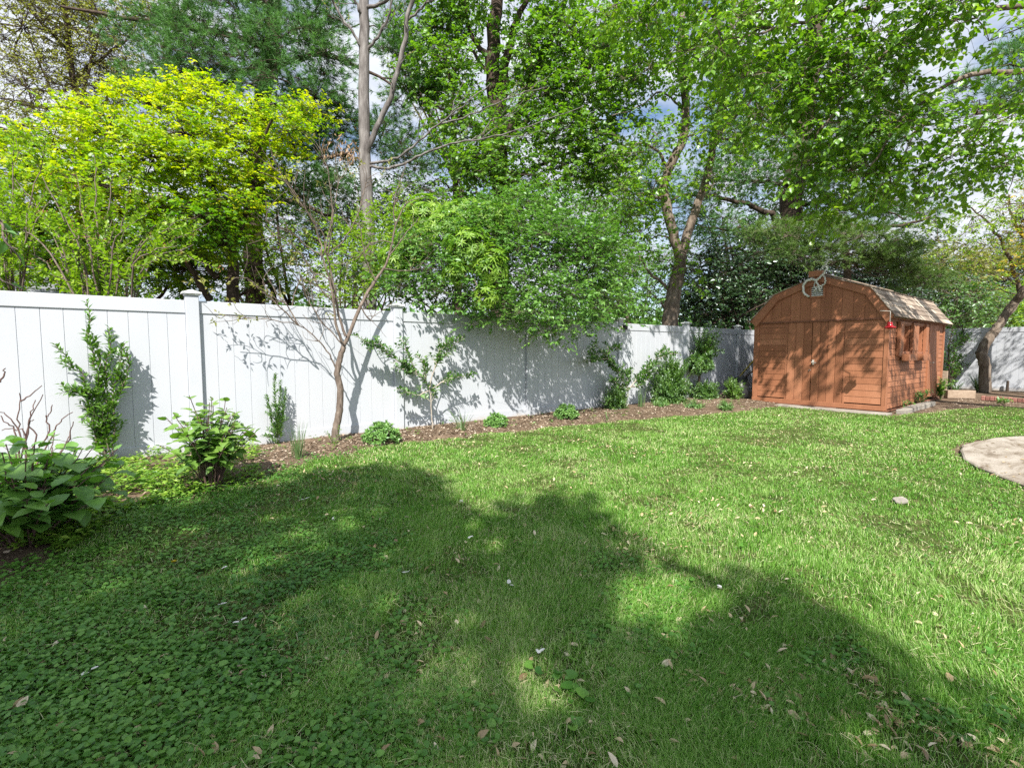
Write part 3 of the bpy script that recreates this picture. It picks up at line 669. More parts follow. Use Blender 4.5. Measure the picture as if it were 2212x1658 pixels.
# ------------------------------------------------------------------ grass, creeper, litter
def polar(rng, n, r0, r1, half=R(63)):
    r_ = r0*(r1/r0)**rng.random(n); a = YAW+rng.uniform(-half, half, n)
    return r_*np.cos(a), r_*np.sin(a), r_
def clover_w(x, y):
    w = .55+(y-1.46)*.27+1.1*(vnoise(x+9, y+4, 1.6, 21)-.5)+.5*(vnoise(x, y, 5, 22)-.5)-x
    return np.clip(w/1.1+.5, 0, 1)
def make_grass():
    rng = np.random.default_rng(1)
    x, y, r_ = polar(rng, 1000000, 1.0, 15.5)
    d = lawn_dist(x, y); keep = d > -.16*vnoise(x, y, 6, 33)*rng.random(len(x))+.02
    cw = clover_w(x, y); bare = vnoise(x, y, 2.2, 40)*.6+vnoise(x, y, 6, 41)*.4
    tuft = vnoise(x+3, y, 3.0, 31)*.6+vnoise(x, y+5, 7.0, 32)*.4
    keep &= rng.random(len(x)) < np.where(tuft > .52, 1-.3*cw, 1-.82*cw)*np.where(bare > .63, .32, 1)
    keep &= ~((r_ > 9) & (rng.random(len(x)) < .25*(d < .5)))
    x, y, r_, tuft = x[keep], y[keep], r_[keep], tuft[keep]; n = len(x)
    h = (.016+.040*tuft**1.4+.018*rng.random(n))*np.clip(lawn_dist(x, y)*3+.55, .5, 1)*np.clip(1.02-.018*r_, .8, 1)
    w = .0021*np.maximum(1, r_/2.5)*(.7+.6*rng.random(n))
    a = rng.uniform(0, 2*np.pi, n); lean = rng.uniform(.1, 1.1, n)
    lx_ = vnoise(x, y, 2.5, 51)-.5; ly_ = vnoise(x, y, 2.5, 52)-.5
    ax = np.stack([np.cos(a)*lean+lx_, np.sin(a)*lean+ly_, np.ones(n)], 1)
    nn = np.stack([-np.cos(a), -np.sin(a), .4*np.ones(n)], 1)
    col = .24*vnoise(x, y, .9, 61)+.20*vnoise(x, y, 4, 62)+.54*rng.random(n)
    thin = vnoise(x+2, y+7, 1.7, 63)*.6+vnoise(x, y, 5.5, 64)*.4
    col = np.where(rng.random(n) < .03+.16*np.clip((thin-.5)*4, 0, 1), .92+.08*rng.random(n), np.clip(col, 0, .86))
    L = Leaves(); L.add(np.stack([x, y, .008+.02*vnoise(x, y, 1.3, 5)*0], 1), ax, nn, h, w, col)
    m = 90000; x, y, r_ = polar(rng, m, 1.0, 14); k = lawn_dist(x, y) > .0; x, y, r_ = x[k], y[k], r_[k]; m = len(x)   # dry thatch lying low
    a = rng.uniform(0, 2*np.pi, m)
    L.add(np.stack([x, y, rng.uniform(.004, .03, m)], 1), np.stack([np.cos(a), np.sin(a), rng.uniform(-.1, .5, m)], 1), np.stack([rng.normal(0, .3, m), rng.normal(0, .3, m), np.ones(m)], 1), rng.uniform(.02, .06, m), .0022*np.maximum(1, r_/2.6), np.where(rng.random(m) < .5, .9+.1*rng.random(m), .5*rng.random(m)))
    tag(L.build('grass', M['grass'], None, BLADE), 'short lawn grass with tufts and pale dry blades', 'grass', kind='stuff')
def make_creeper():
    rng = np.random.default_rng(2)
    x, y, r_ = polar(rng, 330000, 1.0, 6.5)
    cw = clover_w(x, y); d = lawn_dist(x, y)
    pt = vnoise(x+1, y+2, 2.6, 71)*.6+vnoise(x, y, 7, 72)*.4
    cl2 = vnoise(x+5, y+1, 2.1, 77)*.7+vnoise(x, y, 6, 78)*.3; p = cw*(.35+.65*(pt > .42))+.03*(pt > .6)+.30*(cl2 > .73)*(1-cw)
    keep = (d > -.25) & (rng.random(len(x)) < .8*p*np.clip(.45*r_, .3, 1.0))
    x, y, r_, pt = x[keep], y[keep], r_[keep], pt[keep]; n = len(x)
    s = (.009+.016*rng.random(n)**1.3)*np.where(rng.random(n) < .06, 1.35, 1)
    a = rng.uniform(0, 2*np.pi, n)
    ax = np.stack([np.cos(a), np.sin(a), rng.uniform(-.35, .35, n)], 1)
    nn = np.stack([rng.normal(0, .38, n), rng.normal(0, .38, n), np.ones(n)], 1)
    z = .010+.030*rng.random(n)+.03*pt*rng.random(n)
    L = Leaves(); L.add(np.stack([x, y, z], 1), ax, nn, s, s*.86, np.clip(.5*vnoise(x, y, 1.8, 75)+.5*rng.random(n), 0, 1))
    tag(L.build('creeper_leaves', M['clover'], None, ROUND), 'creeping round-leaved ground cover spreading through the shaded lawn', 'ground cover', kind='stuff')
def make_litter():
    rng = np.random.default_rng(3)
    x, y, r_ = polar(rng, 34000, 1.05, 13)
    d = lawn_dist(x, y); cl = vnoise(x, y, 1.1, 81)
    onp = np.hypot(x-PC[0], y-PC[1]) < PR-.05
    keep = (d > 0) & (rng.random(len(x)) < (.10+.75*(cl > .55)*(vnoise(x, y, 4.5, 82) > .5))*np.where(clover_w(x, y) > .5, .35, 1))
    keep |= onp & (rng.random(len(x)) < .25); zz = np.where(onp, .03, 0)[keep]
    x, y, r_ = x[keep], y[keep], r_[keep]; n = len(x)
    a = rng.uniform(0, 2*np.pi, n)
    ax = np.stack([np.cos(a), np.sin(a), np.where(zz > 0, .1, rng.uniform(-.2, .9, n))], 1)
    nn = np.stack([rng.normal(0, .5, n), rng.normal(0, .5, n), np.ones(n)], 1)
    l = .016+.030*rng.random(n)**1.1
    L = Leaves(); L.add(np.stack([x, y, zz+np.where(zz > 0, .006, rng.uniform(.006, .034, n))], 1), ax, nn, l, l*rng.uniform(.25, .55, n), rng.random(n))
    tag(L.build('leaf_litter', M['litter'], None, OVATE), 'tan maple seed wings and dry leaf scraps lying in the lawn', 'leaf litter', kind='stuff')
    # chips in the bed
    n = 19000; x = rng.uniform(-2.5, 11.4, n); t = rng.random(n); e = edge_y(x)-.1; y = e+(D-.02-e)*t
    keep = (rng.random(n) < np.where(x < .6, .35, 1)) & (vnoise(x, y, 2.2, 85) > .22); x, y = x[keep], y[keep]; n = len(x)
    x2, y2 = rng.uniform(11.9, 16.5, 2500), rng.uniform(.6, 2.5, 2500); k2 = (lawn_dist(x2, y2) < .2) & (np.hypot(x2-PC[0], y2-PC[1]) > PR)
    z = bed_z(x, y)+.01
    x, y, z = np.concatenate([x, x2[k2]]), np.concatenate([y, y2[k2]]), np.concatenate([z, np.full(k2.sum(), .01)]); n = len(x)
    a = rng.uniform(0, 2*np.pi, n); l = .010+.030*rng.random(n)**1.6
    L = Leaves(); L.add(np.stack([x, y, z-.004], 1), np.stack([np.cos(a), np.sin(a), rng.normal(0, .25, n)], 1), np.stack([rng.normal(0, .35, n), rng.normal(0, .35, n), np.ones(n)], 1), l, l*rng.uniform(.25, .8, n), rng.random(n)**1.2)
    tag(L.build('mulch_chips', M['chip'], None, CHIP), 'tan and brown wood mulch chips strewn over the planting bed', 'mulch', kind='stuff')
make_grass(); make_creeper(); make_litter()

# a few fallen white petals one can point to
rp = np.random.default_rng(4)
for k, (px, py) in enumerate([(658,1078),(718,1122),(1000,1083),(478,1228),(476,1305),(517,1342),(190,1450),(880,1235),(1100,1262),(1165,1410),(1012,1162),(1560,1270)]):
    c = onz(px, py, .045); l = .022+.010*rp.random()
    L = Leaves(); a = rp.uniform(0, 6.28, 2)
    L.add(np.array([c, c+[.006, .004, .003]]), np.stack([np.cos(a), np.sin(a), [.2, .3]], 1), np.array([[.2, .1, 1.], [-.3, .2, 1]]), l, l*.7, None, rp)
    tag(L.build('fallen_petal', M['petal'], None, ROUND), 'white fallen blossom petal lying on the lawn grass', 'petal', 'white petals scattered on the lawn')
c = onz(376, 1213, .05); L = Leaves(); m = 26; a = np.arange(m)*2.4
L.add(np.repeat(c[None], m, 0), np.stack([np.cos(a), np.sin(a), .25+.9*(np.arange(m)/m)], 1), np.repeat([[0, 0, 1.]], m, 0), .017, .006, rp.random(m))
fl = thing('dandelion', 'single yellow dandelion flower in the creeping ground cover', 'flower', c*[1, 1, 0])
L.build('flower_head', M['gold'], fl, LEAF); w = Wood(); w.limb([c*[1, 1, 0], c], .002, .002, 5, 3); w.build('stem', M['stemgreen'], fl)

# ------------------------------------------------------------------ plants of the bed
def along(P, t):
    s_ = np.concatenate([[0], np.cumsum(np.linalg.norm(np.diff(P, axis=0), axis=1))]); s_ /= s_[-1]
    p = np.stack([np.interp(t, s_, P[:, k]) for k in range(3)], 1)
    q = np.stack([np.interp(np.minimum(t+.02, 1.02), np.append(s_, 1.02), np.append(P[:, k], P[-1, k]+(P[-1, k]-P[-2, k])*.3)) for k in range(3)], 1)
    return p, norm(q-p+1e-9)
def stem_leaves(L, P, n, ll, rng, t0=.15, ratio=.5, fwd=.55, up=.25, noise=.25, taper=.35, pairs=False, col=None):
    t = t0+(1-t0)*((np.arange(n)+.5)/n); 
    p, T = along(P, t)
    ref = np.where(np.abs(T[:, 2:3]) < .95, np.array([[0, 0, 1.]]), np.array([[1., 0, 0]]))
    A = norm(np.cross(T, ref)); B = np.cross(T, A)
    ph = (np.arange(n)//2*1.57+(np.arange(n) % 2)*3.14) if pairs else np.arange(n)*2.4
    ph = ph+rng.normal(0, .25, n)
    Rd = np.cos(ph)[:, None]*A+np.sin(ph)[:, None]*B
    ax = T*fwd+Rd+np.array([0, 0, up])+rng.normal(0, noise, (n, 3))
    nn = np.array([[0, 0, 1.]])+T*.35-Rd*.15+rng.normal(0, noise, (n, 3))
    l = ll*(1-taper*t**2)*rng.uniform(.7, 1.15, n)
    L.add(p+Rd*.004, ax, nn, l, l*ratio, np.clip((col if col is not None else .45)+rng.normal(0, .22, n), 0, 1))

def stem_plant(name, label, cat, base, stems, rng, ll, dens, mat, stemmat, r0=.008, shape=LEAF, jit=.006, side=0, side_len=.25, group=None, **kw):
    """stems: lists of points; dens leaves per metre; side: side shoots per metre"""
    root = thing(name, label, cat, base, group); w = Wood(); L = Leaves()
    for st in stems:
        P = w.limb(st, r0, r0*.35, 6, 5, jit, rng); ln = np.linalg.norm(np.diff(P, axis=0), axis=1).sum()
        stem_leaves(L, P, max(4, int(ln*dens)), ll, rng, **kw)
        for k in range(int(ln*side)):
            t = np.array([rng.uniform(.2, .92)]); p, T = along(P, t); d = norm(T[0]*.9+rdir(rng, 1)[0]*.9+[0, 0, .25]); l = side_len*rng.uniform(.5, 1.2)*(1.1-t[0]*.5)
            Q = w.limb([p[0], p[0]+d*l*.5+[0, 0, .01], p[0]+d*l+[0, 0, .03*l]], r0*.45, r0*.2, 5, 3, 0, rng)
            stem_leaves(L, Q, max(3, int(l*dens)), ll*.9, rng, **kw)
    w.build('stem', stemmat, root); L.build('foliage', mat, root, shape)
    return root

rg = np.random.default_rng(7)
YF = D-.32
def yp(y): return lambda px, py: ony(px, py, y)
# tall young shrub against the fence
f = yp(D-.19); b = f(*q1(570, 985)); b[2] = .03
stem_plant('shrub', 'tall thin leafy young shrub throwing a dense shadow on the left fence panel', 'shrub', b, [
    [b, f(*q1(545, 700)), f(*q1(510, 480)), f(*q1(492, 262))], [b+[.02, 0, 0], f(*q1(580, 760)), f(*q1(600, 560)), f(*q1(606, 405))],
    [b+[.03, -.02, 0], f(*q1(610, 800)), f(*q1(660, 660)), f(*q1(690, 485))], [b+[-.02, 0, 0], f(*q1(500, 760)), f(*q1(390, 600)), f(*q1(312, 490))],
    [b+[-.03, 0, 0], f(*q1(500, 830)), f(*q1(430, 745)), f(*q1(345, 720))], [b, f(*q1(560, 800)), f(*q1(555, 620)), f(*q1(560, 540))], [b+[.04, 0, 0], f(*q1(640, 830)), f(*q1(700, 640)), f(*q1(715, 530))],
    [b, f(*q1(520, 880)), f(*q1(480, 890))]], rg, .085, 66, M['hyd2'], M['barktan'], .008, side=9, side_len=.2, jit=.012, fwd=.9, ratio=.48)
# slim shrub by the fence
f = yp(D-.14); b = f(*q1(1545, 1085)); b[2] = .05
stem_plant('shrub', 'slim upright small-leaved shrub on the fence between hydrangea and young tree', 'shrub', b, [
    [b, f(*q1(1535, 880)), f(*q1(1525, 740)), f(*q1(1530, 652))], [b, f(*q1(1510, 900)), f(*q1(1480, 780))], [b, f(*q1(1570, 900)), f(*q1(1590, 730))], [b, f(*q1(1550, 860)), f(*q1(1560, 690))], [b, f(*q1(1510, 1010)), f(*q1(1475, 990))]],
    rg, .062, 120, M['shrub'], M['stemgreen'], .006, side=11, side_len=.11, fwd=.9, ratio=.42)
# hydrangeas
def hydrangea(label, base, spread, height, nst, ll, mat, rng, npair=5, canes=True):
    root = thing('hydrangea', label, 'hydrangea', base); w = Wood(); L = Leaves()
    for k in range(nst):
        a = k*2.4+rng.normal(0, .3); rr_ = spread*math.sqrt((k+.5)/nst); h = height*(1-.45*(k/nst)**1.6)*rng.uniform(.8, 1.08)
        tip = base+np.array([math.cos(a)*rr_, math.sin(a)*rr_, h])
        P = w.limb([base+np.array([math.cos(a)*.06, math.sin(a)*.06, 0]), base+np.array([math.cos(a)*rr_*.45, math.sin(a)*rr_*.45, h*.55]), tip], .006, .003, 6, 4, .004, rng)
        m = npair*2
        t = .32+.68*((np.arange(m)//2+.6)/npair); t = np.minimum(t, 1); p, T = along(P, t)
        ph = (np.arange(m)//2)*1.57+(np.arange(m) % 2)*math.pi+rng.uniform(0, 6)
        d = np.stack([np.cos(ph), np.sin(ph), np.zeros(m)], 1)
        l = ll*rng.uniform(.65, 1.15, m)*np.where(t > .92, .6, 1)
        pet = d*.03+np.array([0, 0, .015])
        w.twigs(p, p+pet, .0018)
        L.add(p+pet, d+np.array([0, 0, .05])+rng.normal(0, .22, (m, 3))+np.where(t > .92, .6, -.05)[:, None]*np.array([[0, 0, 1.]]), np.array([[0, 0, 1.]])+d*.25+rng.normal(0, .22, (m, 3)), l, l*rng.uniform(.68, .84, m), np.clip(.3+.45*t+rng.normal(0, .16, m), 0, 1))
    w.build('stem', M['stemred'], root); L.build('foliage', mat, root, BIG, smooth=True)
    return root
b = onz(62, 1185); hydrangea('large broad-leaved hydrangea bush in the shade at the near left corner', b, .60, .66, 62, .135, M['hyd'], np.random.default_rng(31), 5)
b = onz(457, 1056); b[2] = .03; hydrangea('lighter green hydrangea bush half in sunlight before the first full fence post', b, .38, .76, 40, .115, M['hyd2'], np.random.default_rng(32), 5)

# bare canes, left edge
f = yp(D-.75); b = f(*q1(150, 1060)); b[2] = .04
root = thing('bare_canes', 'cluster of bare reddish canes without leaves standing by the left fence panel', 'dead shrub', b); w = Wood()
for pts in [[(108, 1000), (105, 880), (112, 762)], [(112, 805), (165, 775), (228, 722)], [(150, 1020), (170, 900), (242, 765)], [(255, 1010), (255, 900), (272, 878), (292, 832)], [(280, 1020), (310, 950), (345, 910), (398, 865)], [(370, 1040), (390, 980), (406, 920)],
            [(130, 1020), (60, 900), (0, 858)], [(90, 1000), (40, 930), (2, 890)], [(0, 700), (25, 655), (28, 622)], [(150, 960), (190, 905)], [(140, 1000), (90, 960), (10, 965)], [(200, 1030), (160, 930), (175, 850), (200, 800)]]:
    P = [f(x*.3891, 553+y*.3891) for x, y in pts]
    if pts[0][1] > 900: P = [b+[rg.normal(0, .08), rg.normal(0, .05), 0]]+P
    w.limb(P, .0075, .0035, 6, 4, .005, rg)
w.build('cane', M['stemred'], root)

# strap leaf clumps
def strap(name, label, cat, base, n, length, width, rng, mat, spread=.8, up=1.0, droop=.5, group=None):
    root = thing(name, label, cat, base, group); V = []; F = []; rn = []
    for k in range(n):
        a = rng.uniform(0, 2*math.pi); s_ = spread*rng.uniform(.3, 1); l = length*rng.uniform(.55, 1.1); d = np.array([math.cos(a), math.sin(a), 0]); side = np.array([-d[1], d[0], 0])
        o0 = np.array(base)+d*rng.uniform(0, .05)+[rng.normal(0, .02), rng.normal(0, .02), 0]
        i0 = len(V)
        for q in range(7):
            t = q/6; p = o0+d*l*s_*(t+.25*t*t)+np.array([0, 0, l*(up*t-droop*s_*t**2.4)]); wd = width*(.75+.5*t-1.2*t*t+ (0 if q < 6 else -.04)); wd = max(wd, .0006)
            V += [p-side*wd/2+[0, 0, .12*wd], p, p+side*wd/2+[0, 0, .12*wd]]
            p[2] -= .15*wd
        rn += [rng.random()]*21
        for q in range(6):
            for c_ in range(2): F.append([i0+q*3+c_, i0+q*3+c_+1, i0+q*3+4+c_, i0+q*3+3+c_])
    obj('blades', np.array(V), np.array(F), mat, root, True, rn); return root
b = onz(*q1(720, 1110)); b[2] = .03; strap('daylily', 'clump of arching daylily leaves at the foot of the tall thin shrub', 'daylily', b, 46, .62, .022, rg, M['blade'], .75, .85, .62)
b = onz(*q1(860, 1120)); b[2] = .03; strap('daylily', 'low spreading daylily clump behind the sunlit hydrangea', 'daylily', b, 36, .42, .02, rg, M['blade'], .9, .7, .62)
b = onz(*q1(1650, 1140)); b[2] = .03; strap('ornamental_grass', 'wispy upright grass tuft in front of the slim small-leaved shrub', 'grass tuft', b, 60, .42, .007, rg, M['blade'], .28, 1.0, .1)
b = onz(*q2(1062, 1150)); b[2] = .04; strap('iris_clump', 'spiky dark strap-leaf tuft alone on the mulch between two mounded plants', 'iris', b, 22, .42, .016, rg, M['blade'], .6, .95, .25)
b = ony(*q3(520, 1070), D-.5); b[2] = .04; strap('iris_clump', 'narrow upright iris leaves left of the round shrub near the bed end', 'iris', b, 18, .5, .02, rg, M['blade'], .15, 1, .1)
b = onz(*q4(1585, 930)); strap('iris_clump', 'iris leaves at the foot of the leaning tree by the back fence', 'iris', b, 40, .62, .04, rg, M['blade'], .5, .95, .3)
b = onz(*q4(1440, 935)); strap('iris_clump', 'loose green strap leaves behind the timber board', 'iris', b, 26, .45, .035, rg, M['blade'], .6, .9, .4)
b = onz(*q2(2000, 1085)); b[2] = .04; strap('daylily', 'tiny pale arching sprout alone on the mulch below the fence lamp', 'sprout', b, 6, .26, .016, rg, M['pinelight'], .5, .9, .7)

# mounded perennials
def mound(label, px, py, rad, rng, h=.8):
    b = onz(px, py); b[2] = float(bed_z(b[0], b[1])[0]); root = thing('sedum_mound', label, 'sedum', b, None); L = Leaves(); w = Wood(); n = int(90*(rad/.2)**1.4)
    for k in range(n):
        v = rdir(rng, 1)[0]; v[2] = abs(v[2])*h+.08; tip = b+v*rad*rng.uniform(.8, 1.05)
        w.twigs(np.array([b+v*.02]), tip[None], .003)
        m = 9; a = np.arange(m)*2.4+rng.uniform(0, 6); vv = norm(v); A = norm(np.cross(vv, [.1, .2, 1.])); B = np.cross(vv, A)
        d = np.cos(a)[:, None]*A+np.sin(a)[:, None]*B; lf = np.linspace(.15, 1.1, m)[:, None]
        L.add(tip-vv*.05+vv*lf*.035, d*(1.25-lf*.9)+vv*(lf*.6+.3), vv+d*.2+rng.normal(0, .1, (m, 3)), rng.uniform(.05, .072, m)*(1.1-.4*lf[:, 0]), rng.uniform(.022, .032, m), np.clip(.4+.35*lf[:, 0]+rng.normal(0, .12, m), 0, 1))
    w.build('stem', M['stemgreen'], root); L.build('foliage', M['sedum'], root, LEAF)
mound('largest round mound of fleshy green leaves beside the young tree base', 824, 960, .245, rg, 1.0)
mound('mid-sized leafy mound on the mulch just left of the hedge shadow', 1071, 928, .19, rg, 1.0)
mound('leafy mound standing under the hedge shadow on the fence', 1222, 911, .215, rg, 1.0)

# sapling with small rounded leaves
f = yp(D-.30); b = f(*q2(872, 1150)); b[2] = .05
stem_plant('sapling', 'thin spreading sapling with scattered leaves between young tree and hedge shadow', 'sapling', b, [
    [b, f(*q2(858, 1000)), f(*q2(845, 860)), f(*q2(770, 760)), f(*q2(600, 650)), f(*q2(480, 575)), f(*q2(350, 510))],
    [f(*q2(845, 860)), f(*q2(880, 730)), f(*q2(960, 620)), f(*q2(1075, 512))], [f(*q2(850, 865)), f(*q2(960, 800)), f(*q2(1060, 780)), f(*q2(1142, 758))],
    [f(*q2(845, 870)), f(*q2(770, 900)), f(*q2(680, 870))], [f(*q2(770, 760)), f(*q2(700, 620)), f(*q2(690, 540))], [f(*q2(880, 730)), f(*q2(920, 600)), f(*q2(1000, 540))], [f(*q2(600, 650)), f(*q2(520, 570)), f(*q2(440, 560))], [f(*q2(800, 790)), f(*q2(700, 740)), f(*q2(610, 720))], [f(*q2(820, 810)), f(*q2(810, 700)), f(*q2(760, 640))]],
    rg, .092, 54, M['shrub'], M['twig'], .009, side=12, side_len=.2, jit=.004, ratio=.6, t0=.3)

# young tree with grey bare twigs
YT = D-.36; f = lambda px, py, o=0: ony(px, py, YT+o)
b = f(725, 958); b[2] = .03
yt = thing('young_tree', 'young forked tree with mostly bare grey twigs in front of the fence', 'tree', b); w = Wood()
fork = f(*q2(290, 585)); tw = Wood()
w.limb([b, f(*q2(242, 1110)), f(*q2(265, 1000)), f(*q2(268, 860)), f(*q2(250, 760)), f(*q2(268, 660)), fork], .047, .032, 10, 5, .003, rg)
w.limb([b+[-.09, -.02, -.03], b+[-.03, 0, .02], f(*q2(242, 1160))], .025, .04, 8, 3)
A1 = w.limb([fork, f(*q2(330, 500), .02), f(*q2(400, 320), .04), f(*q2(500, 150), .06), f(*q2(552, 80), .05), f(840, 553, .03), f(847, 525, 0), f(855, 487, 0), f(878, 440, -.05), f(917, 424, -.1)], .026, .005, 8, 4, .003, rg)
A2 = w.limb([fork, f(*q2(240, 440), -.03), f(*q2(226, 300), -.05), f(*q2(200, 150), -.06), f(695, 553, -.08)], .019, .009, 8, 4, .003, rg)
A3 = w.limb([f(*q2(305, 520)), f(*q2(250, 350), .05), f(*q2(222, 180), .1), f(708, 553, .12)], .018, .009, 8, 4, .003, rg)
tops = [(A2[-1], [(690, 520), (672, 470), (640, 420), (600, 360), (585, 330)]), (A2[-1], [(700, 545), (716, 470), (712, 389), (700, 340), (690, 318)]), (A3[-1], [(715, 500), (722, 450), (735, 390), (760, 340)]), (A3[-1], [(740, 520), (770, 470), (790, 400), (800, 380)]), (A2[-1], [(660, 530), (625, 500), (580, 480), (575, 430)]), (A3[-1], [(695, 500), (650, 440), (622, 400), (600, 370), (560, 350)]),
        (f(829, 580), [(870, 585), (920, 580), (985, 583), (1010, 590)]), (f(847, 525), [(830, 520), (800, 525), (770, 560), (740, 570)]), (f(855, 487), [(850, 450), (860, 400), (880, 350)]), (f(729, 800), [(712, 766), (685, 733), (646, 703), (564, 689), (471, 678)]), (f(646, 703), [(590, 650), (540, 605), (510, 600)]), (f(646, 703), [(620, 660), (590, 640), (565, 610)]), (f(720, 653), [(690, 620), (660, 560), (620, 520), (585, 505)]), (f(716, 610), [(690, 590), (672, 610), (680, 660), (705, 668)]), (f(779, 660), [(800, 690), (815, 660)]), (f(840, 553), [(880, 500), (905, 470)]),
        (f(742, 746), [(700, 700), (672, 660), (650, 600), (640, 560)]), (f(812, 603), [(790, 560), (780, 500), (770, 440)])]
ends = []
for a, pts in tops:
    o_ = rg.normal(0, .12)
    P = w.limb([a]+[f(px, py, o_*(k+1)/len(pts)) for k, (px, py) in enumerate(pts)], .0105 if len(pts) > 4 else .009, .003, 6, 4, .006, rg)
    ln = np.linalg.norm(np.diff(P, axis=0), axis=1).sum()
    for k in range(int(3+ln*7)):
        p, T = along(P, np.array([rg.uniform(.25, .97)])); d = norm(T[0]*.8+rdir(rg, 1)[0]*.8+[0, 0, .15]); l = rg.uniform(.10, .42)
        Q = w.limb([p[0], p[0]+d*l*.5+rg.normal(0, .02, 3), p[0]+d*l+[0, 0, .06*l]+rg.normal(0, .03, 3)], .0042, .0018, 4, 3, .003, rg)
        ends.append(Q[-1])
ends = np.array(ends)
w.build('trunk', M['barktan'], yt)
L = Leaves(); k = rg.choice(len(ends), 26, replace=False); pts = np.vstack([ends[k], [f(471, 678), f(520, 682), f(545, 690), f(415, 606), f(440, 600), f(452, 625), f(560, 620), f(573, 634), f(545, 612), f(585, 640)]])
for p in pts:
    m = 7; L.add(p+rg.normal(0, .025, (m, 3)), rdir(rg, m)+[0, 0, -.2], rdir(rg, m)+[0, 0, .8], rg.uniform(.04, .065, m), rg.uniform(.018, .028, m), None, rg)
L.build('foliage', M['bud'], yt, LEAF)
b2 = b+[.12, -.05, 0]; stem_plant('sucker_shoot', 'small leafy shoot sprouting at the base of the young tree', 'shoot', b+[-.10, -.12, 0], [[b+[-.08, -.1, 0], b+[-.1, -.12, .12], b+[-.16, -.12, .22]], [b+[-.06, -.1, 0], b+[-.02, -.14, .15], b+[.0, -.16, .26]]], rg, .055, 50, M['hyd2'], M['stemgreen'], .003)

# rose-like bush, round shrubs and leafy small tree toward the shed
f = yp(D-.40); b = f(*q3(380, 1135)); b[2] = .04
stem_plant('shrub', 'leggy shrub with a long leaning branch below the black fence lamp', 'shrub', b, [
    [b, f(*q3(395, 1000)), f(*q3(415, 900)), f(*q3(350, 780)), f(*q3(270, 660)), f(*q3(190, 570)), f(*q3(130, 520))], [f(*q3(260, 650)), f(*q3(170, 650)), f(*q3(92, 672))], [f(*q3(415, 900)), f(*q3(480, 820)), f(*q3(570, 740)), f(*q3(650, 640)), f(*q3(690, 578))],
    [f(*q3(650, 650)), f(*q3(720, 620)), f(*q3(800, 600))], [f(*q3(240, 600)), f(*q3(300, 560)), f(*q3(338, 580))], [f(*q3(350, 780)), f(*q3(430, 740))], [f(*q3(415, 900)), f(*q3(330, 860)), f(*q3(300, 800))], [f(*q3(420, 880)), f(*q3(520, 850)), f(*q3(620, 740))]],
    rg, .11, 50, M['shrub'], M['twig'], .011, side=14, side_len=.26, ratio=.62, t0=.2)
def bush(name, label, c, rad, n, ll, mat, rng, stemmat=None, ratio=.45, shape=LEAF, base=None, cat='shrub', group=None, hollow=.35):
    """many arching stems to a rounded leafy mass"""
    base = np.array([c[0], c[1], .03]) if base is None else base
    root = thing(name, label, cat, base, group); w = Wood(); L = Leaves(); rad = np.asarray(rad, float)
    for k in range(n):
        v = rdir(rng, 1)[0]; tip = c+v*rad*rng.uniform(hollow, 1.08)**.7
        if tip[2] < .06: tip[2] = .06+.05*rng.random()
        mid = base+(tip-base)*.5+[0, 0, .12*rad[2]]
        P = w.limb([base+rng.normal(0, .03, 3)*[1, 1, 0], mid, tip], .006, .002, 4, 3, .0, rng)
        stem_leaves(L, P, max(5, int(np.linalg.norm(tip-base)*40)), ll, rng, t0=.42, ratio=ratio, fwd=.8, up=.1, noise=.35, col=rng.uniform(.25, .65))
    w.build('stem', stemmat or M['stemgreen'], root); L.build('foliage', mat, root, shape); return root
sc_ = lambda d, px: px*d/FPX
f = yp(D-.35)
c = f(*q3(320, 985)); bush('shrub', 'small dark round bush at the foot of the leggy leaning shrub', c, (.34, .24, .37), 230, .075, M['shrub'], rg)
c = f(*q3(755, 880)); bush('shrub', 'dense leafy bush in front of the fence post left of the small tree', c, (.60, .36, .70), 560, .085, M['shrub'], rg)
c = f(*q3(1030, 920)); bush('shrub', 'low spreading bush at the foot of the small leafy tree', c, (.46, .32, .38), 280, .08, M['shrub'], rg)
c = f(*q3(1340, 930)); bush('shrub', 'small bright-leaved bush at the left front corner of the shed', np.array([11.05, 5.62, .30]), (.32, .26, .30), 90, .075, M['hyd2'], rg)
for lab, px, py, rr_ in (('low grey-green herb clump at the front of the dense leafy bush', 690, 1055, .2), ('low herb clump on the lawn edge below the small leafy tree', 960, 1062, .24), ('low leafy clump on the lawn edge nearest the shed', 1210, 1070, .2)):
    b = onz(*q3(px, py)); bush('herb_clump', lab, b+[0, .05, .10], (rr_*1.2, rr_*.9, .16), 60, .07, M['sedum'], rg, base=b, ratio=.32, cat='herb')
f = yp(D-.30); b = f(*q3(985, 985)); b[2] = .03
lt = thing('small_tree', 'small leafy tree with one dark stem before the fence near the shed', 'small tree', b); w = Wood(); L = Leaves()
top = f(*q3(1010, 700))
w.limb([b, f(*q3(975, 880)), f(*q3(990, 780)), top], .035, .02, 8, 4, .004, rg)
for k in range(150):
    v = rdir(rg, 1)[0]; c0 = f(*q3(1050, 530)); tip = c0+v*np.array([.66, .46, .56])*rg.uniform(.35, 1.05)
    if k > 60: tip = f(*q3(980, 700))+v*np.array([.42, .3, .22])
    P = w.limb([top+[0, 0, rg.uniform(-.15, .1)], (top+tip)/2+[0, 0, .1], tip], .008, .002, 4, 3, .004, rg)
    stem_leaves(L, P, 34, .10, rg, t0=.35, ratio=.42, fwd=.6, up=-.05, noise=.35, col=rg.uniform(.3, .7))
w.build('trunk', M['barkdark'], lt); L.build('crown', M['shrub'], lt, LEAF)

